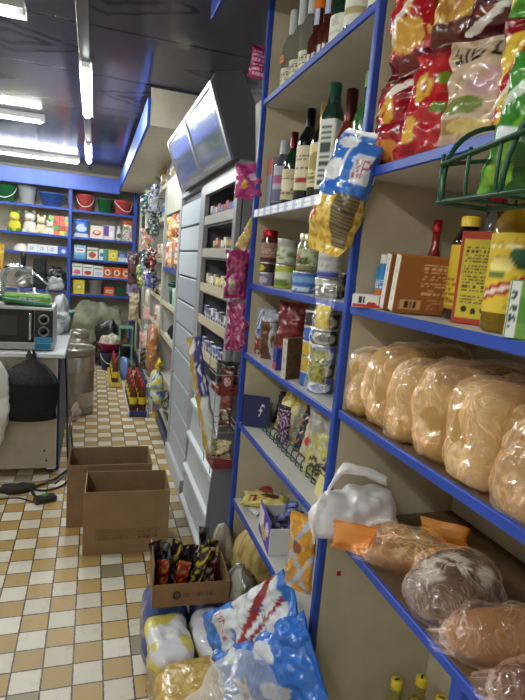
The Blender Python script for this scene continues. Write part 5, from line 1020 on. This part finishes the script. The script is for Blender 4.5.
bag('detergent_bag', 'white bag with an orange top at the right end of the upper detergent shelf', (.455, 8.12, Z1), .15, .3, .07, lab('#dcdcd4', ('r', 0, .8, 1, 1, '#c87a3a'), ('e', .35, .62, .3, .12, '#6a9a4a'), ('n', 7, .2, '#a8304a', 3)), seed=211, rz=0, nu=24, nv=20)
bx('pale blue box with red script on the second detergent shelf', -.19, Z2, .16, .19, '#7ab4d0', (('r', .1, .5, .9, .8, '#e4ecf2'), ('r', .2, .58, .8, .7, '#c83a3c'), ('r', 0, 0, 1, .25, '#5a98c0')))
bx('white box with a reddish picture on the second detergent shelf', -.02, Z2, .15, .17, '#d8d4d0', (('e', .5, .4, .35, .25, '#b04a44'), ('r', 0, .7, 1, .85, '#7a9a8a')))
bx('white and green box on the second detergent shelf', .13, Z2, .12, .16, '#d8e0dc', (('r', .5, 0, 1, 1, '#3a8a8a'), ('e', .3, .5, .2, .2, '#3a6aa8')))
bx('yellow box with a pale ring on the second detergent shelf', .265, Z2, .13, .16, '#d8c42a', (('e', .5, .5, .3, .28, '#ece4a8'), ('e', .5, .5, .18, .16, '#c8b428')))
bx('white box with a blue disc, left of two on the second detergent shelf', .385, Z2, .10, .14, '#d4d8e0', (('r', 0, .5, 1, 1, '#3f5fa8'), ('e', .5, .6, .3, .24, '#8aa4d0')))
bx('white box with a blue disc, right of two on the second detergent shelf', .487, Z2, .095, .13, '#d4d8e0', (('r', 0, .5, 1, 1, '#3a5898'), ('e', .5, .6, .3, .24, '#94acd4')))
for i in range(3):
    bx(('white box with a pink and green picture, leftmost on the third detergent shelf', 'white box with a red flower picture, second on the third detergent shelf', 'white box with a violet bow, third on the third detergent shelf')[i], -.22+.145*i, Z3, .135, .175-.01*i, '#dcdcd8', (('e', .5, .3, .35, .2, ('#c85a7a', '#b83a3a', '#b8c4e4')[i]), ('r', .1, .7, .9, .82, ('#5a9a5a', '#7a4a8a', '#5a4a9a')[i])))
    bx('orange box with a white disc on the third detergent shelf, %s of three' % ('left', 'middle', 'right')[i], .20+.128*i, Z3, .122, .15, '#cf5a24', (('e', .5, .5, .32, .3, '#e8dcd0'), ('e', .5, .5, .2, .18, '#8a6a4a'), ('r', 0, 0, 1, .1, '#e89a4a')))
bx('yellow box with a grey disc on the lowest detergent shelf', -.19, Z4, .15, .2, '#d8c62c', (('e', .5, .5, .3, .24, '#a8a47a'), ('e', .5, .5, .16, .12, '#e8dc8a')))
bucket('grey steel bin on the lowest detergent shelf', (.04, 8.14, Z4), .10, .21, '#a4a6a4', name='bin', cat='bin', hc=None)
bx('small orange red box on the lowest detergent shelf', .23, Z4, .14, .12, '#cf4a24', (('r', .15, .3, .85, .7, '#e8c8a8'), ('x', .2, .35, .8, .65, 2, 10, '#8a2a1a')))
bx('dark green box on the lowest detergent shelf', .41, Z4, .17, .12, '#17402a', ())
Z5 = 1.451
for i in range(3): bx('white carton with a blue line drawing on the left back shelf, %s of three' % ('left', 'middle', 'right')[i], -.81+.13*i, Z5, .125, .11, '#dfe3ea', (('e', .4, .5, .2, .2, '#8a9ac0'), ('e', .4, .5, .12, .1, '#dfe3ea')), name='lamp_box')
bx('blue and white carton beside the post on the left back shelf', -.42, Z5, .12, .11, '#4a62b0', (('e', .6, .4, .25, .25, '#c8d4ec'),), name='lamp_box')
t = thing('bowl', 'upturned white bowl on the left back shelf', 'bowl', (-.96, 8.14, Z5)); M().lathe([(.11, 0), (.10, .05), (.05, .1), (0, .11)], 24, '#d8d4ce').build('body', 'gloss', t)
Z6 = .941
bk_t = thing('speaker', 'tall black box speaker on the lower left back shelf', 'speaker', (-.72, 8.12, Z6))
M().box((0, 0, .21), (.16, .16, .42), '#17181b', .006).build('cabinet', 'matte', bk_t)
for z in (.12, .29):
    q = M(); q.xf = Matrix.Translation((0, -.081, z)) @ Matrix.Rotation(pi/2, 4, 'X'); q.lathe([(.06, 0), (.06, .006), (.05, .004), (.02, -.002), (0, .002)], 20, '#26282c'); q.build('cone', 'rubber', bk_t)
lump('tool_bundle', 'black bundle of tools in wrap on the lower left back shelf', (-.51, 8.17, Z6), .12, .1, .17, lambda u, v: '#1c1e22' if noise.noise((u*9, v*8, 2)) > -.1 else '#5a5e66', 0, 4, 'foil', 2.4, .03, 'bundle', .9)
lump('wrapped_bundle', 'pale grey wrapped bundle in front of the black tools', (-.50, 7.98, Z6+.0), .11, .035, .1, '#a8acb0', 0, 6, 'foil', 2.4, .02, 'bundle', .9)
t = thing('pan', 'grey steel pan leaning on the lower left back shelf', 'pan', (-.93, 8.12, Z6), rot=(1.3, 0, 0))
q = M(); q.xf = Matrix.Translation((0, .13, 0)); q.lathe([(0, 0), (.10, 0), (.125, .05), (.12, .05), (.095, .006), (0, .006)], 24, '#9a9a98'); q.build('body', 'metal', t)
M().tube([(0, .25, .04), (0, .38, .05)], .012, 8, '#26262a').build('handle', 'plastic', t)
# ================================================================== CAMERA, WORLD, VIEW
cd = bpy.data.cameras.new('camera'); cam = bpy.data.objects.new('camera', cd); COL.objects.link(cam)
rt = Vector((.95021021, -.30019094, .08358207)); up = Vector((-.03023085, .17815486, .98353797)); bk_ = -Vector((.31013974, .93709458, -.16020954))
cam.matrix_world = Matrix(((rt.x, up.x, bk_.x, 0), (rt.y, up.y, bk_.y, 0), (rt.z, up.z, bk_.z, 1.55), (0, 0, 0, 1)))
cd.sensor_fit = 'VERTICAL'; cd.sensor_height = 36; cd.lens = 36*526/700; cd.clip_start = .05
SC.camera = cam
w = bpy.data.worlds.new('world'); SC.world = w; w.use_nodes = True
w.node_tree.nodes['Background'].inputs[0].default_value = lin('#aab0c0'); w.node_tree.nodes['Background'].inputs[1].default_value = .2
SC.cycles.transparent_max_bounces = 14; SC.cycles.max_bounces = 8
SC.view_settings.view_transform = 'Standard'; SC.view_settings.look = 'None'; SC.view_settings.gamma = 1; SC.view_settings.exposure = 0.0
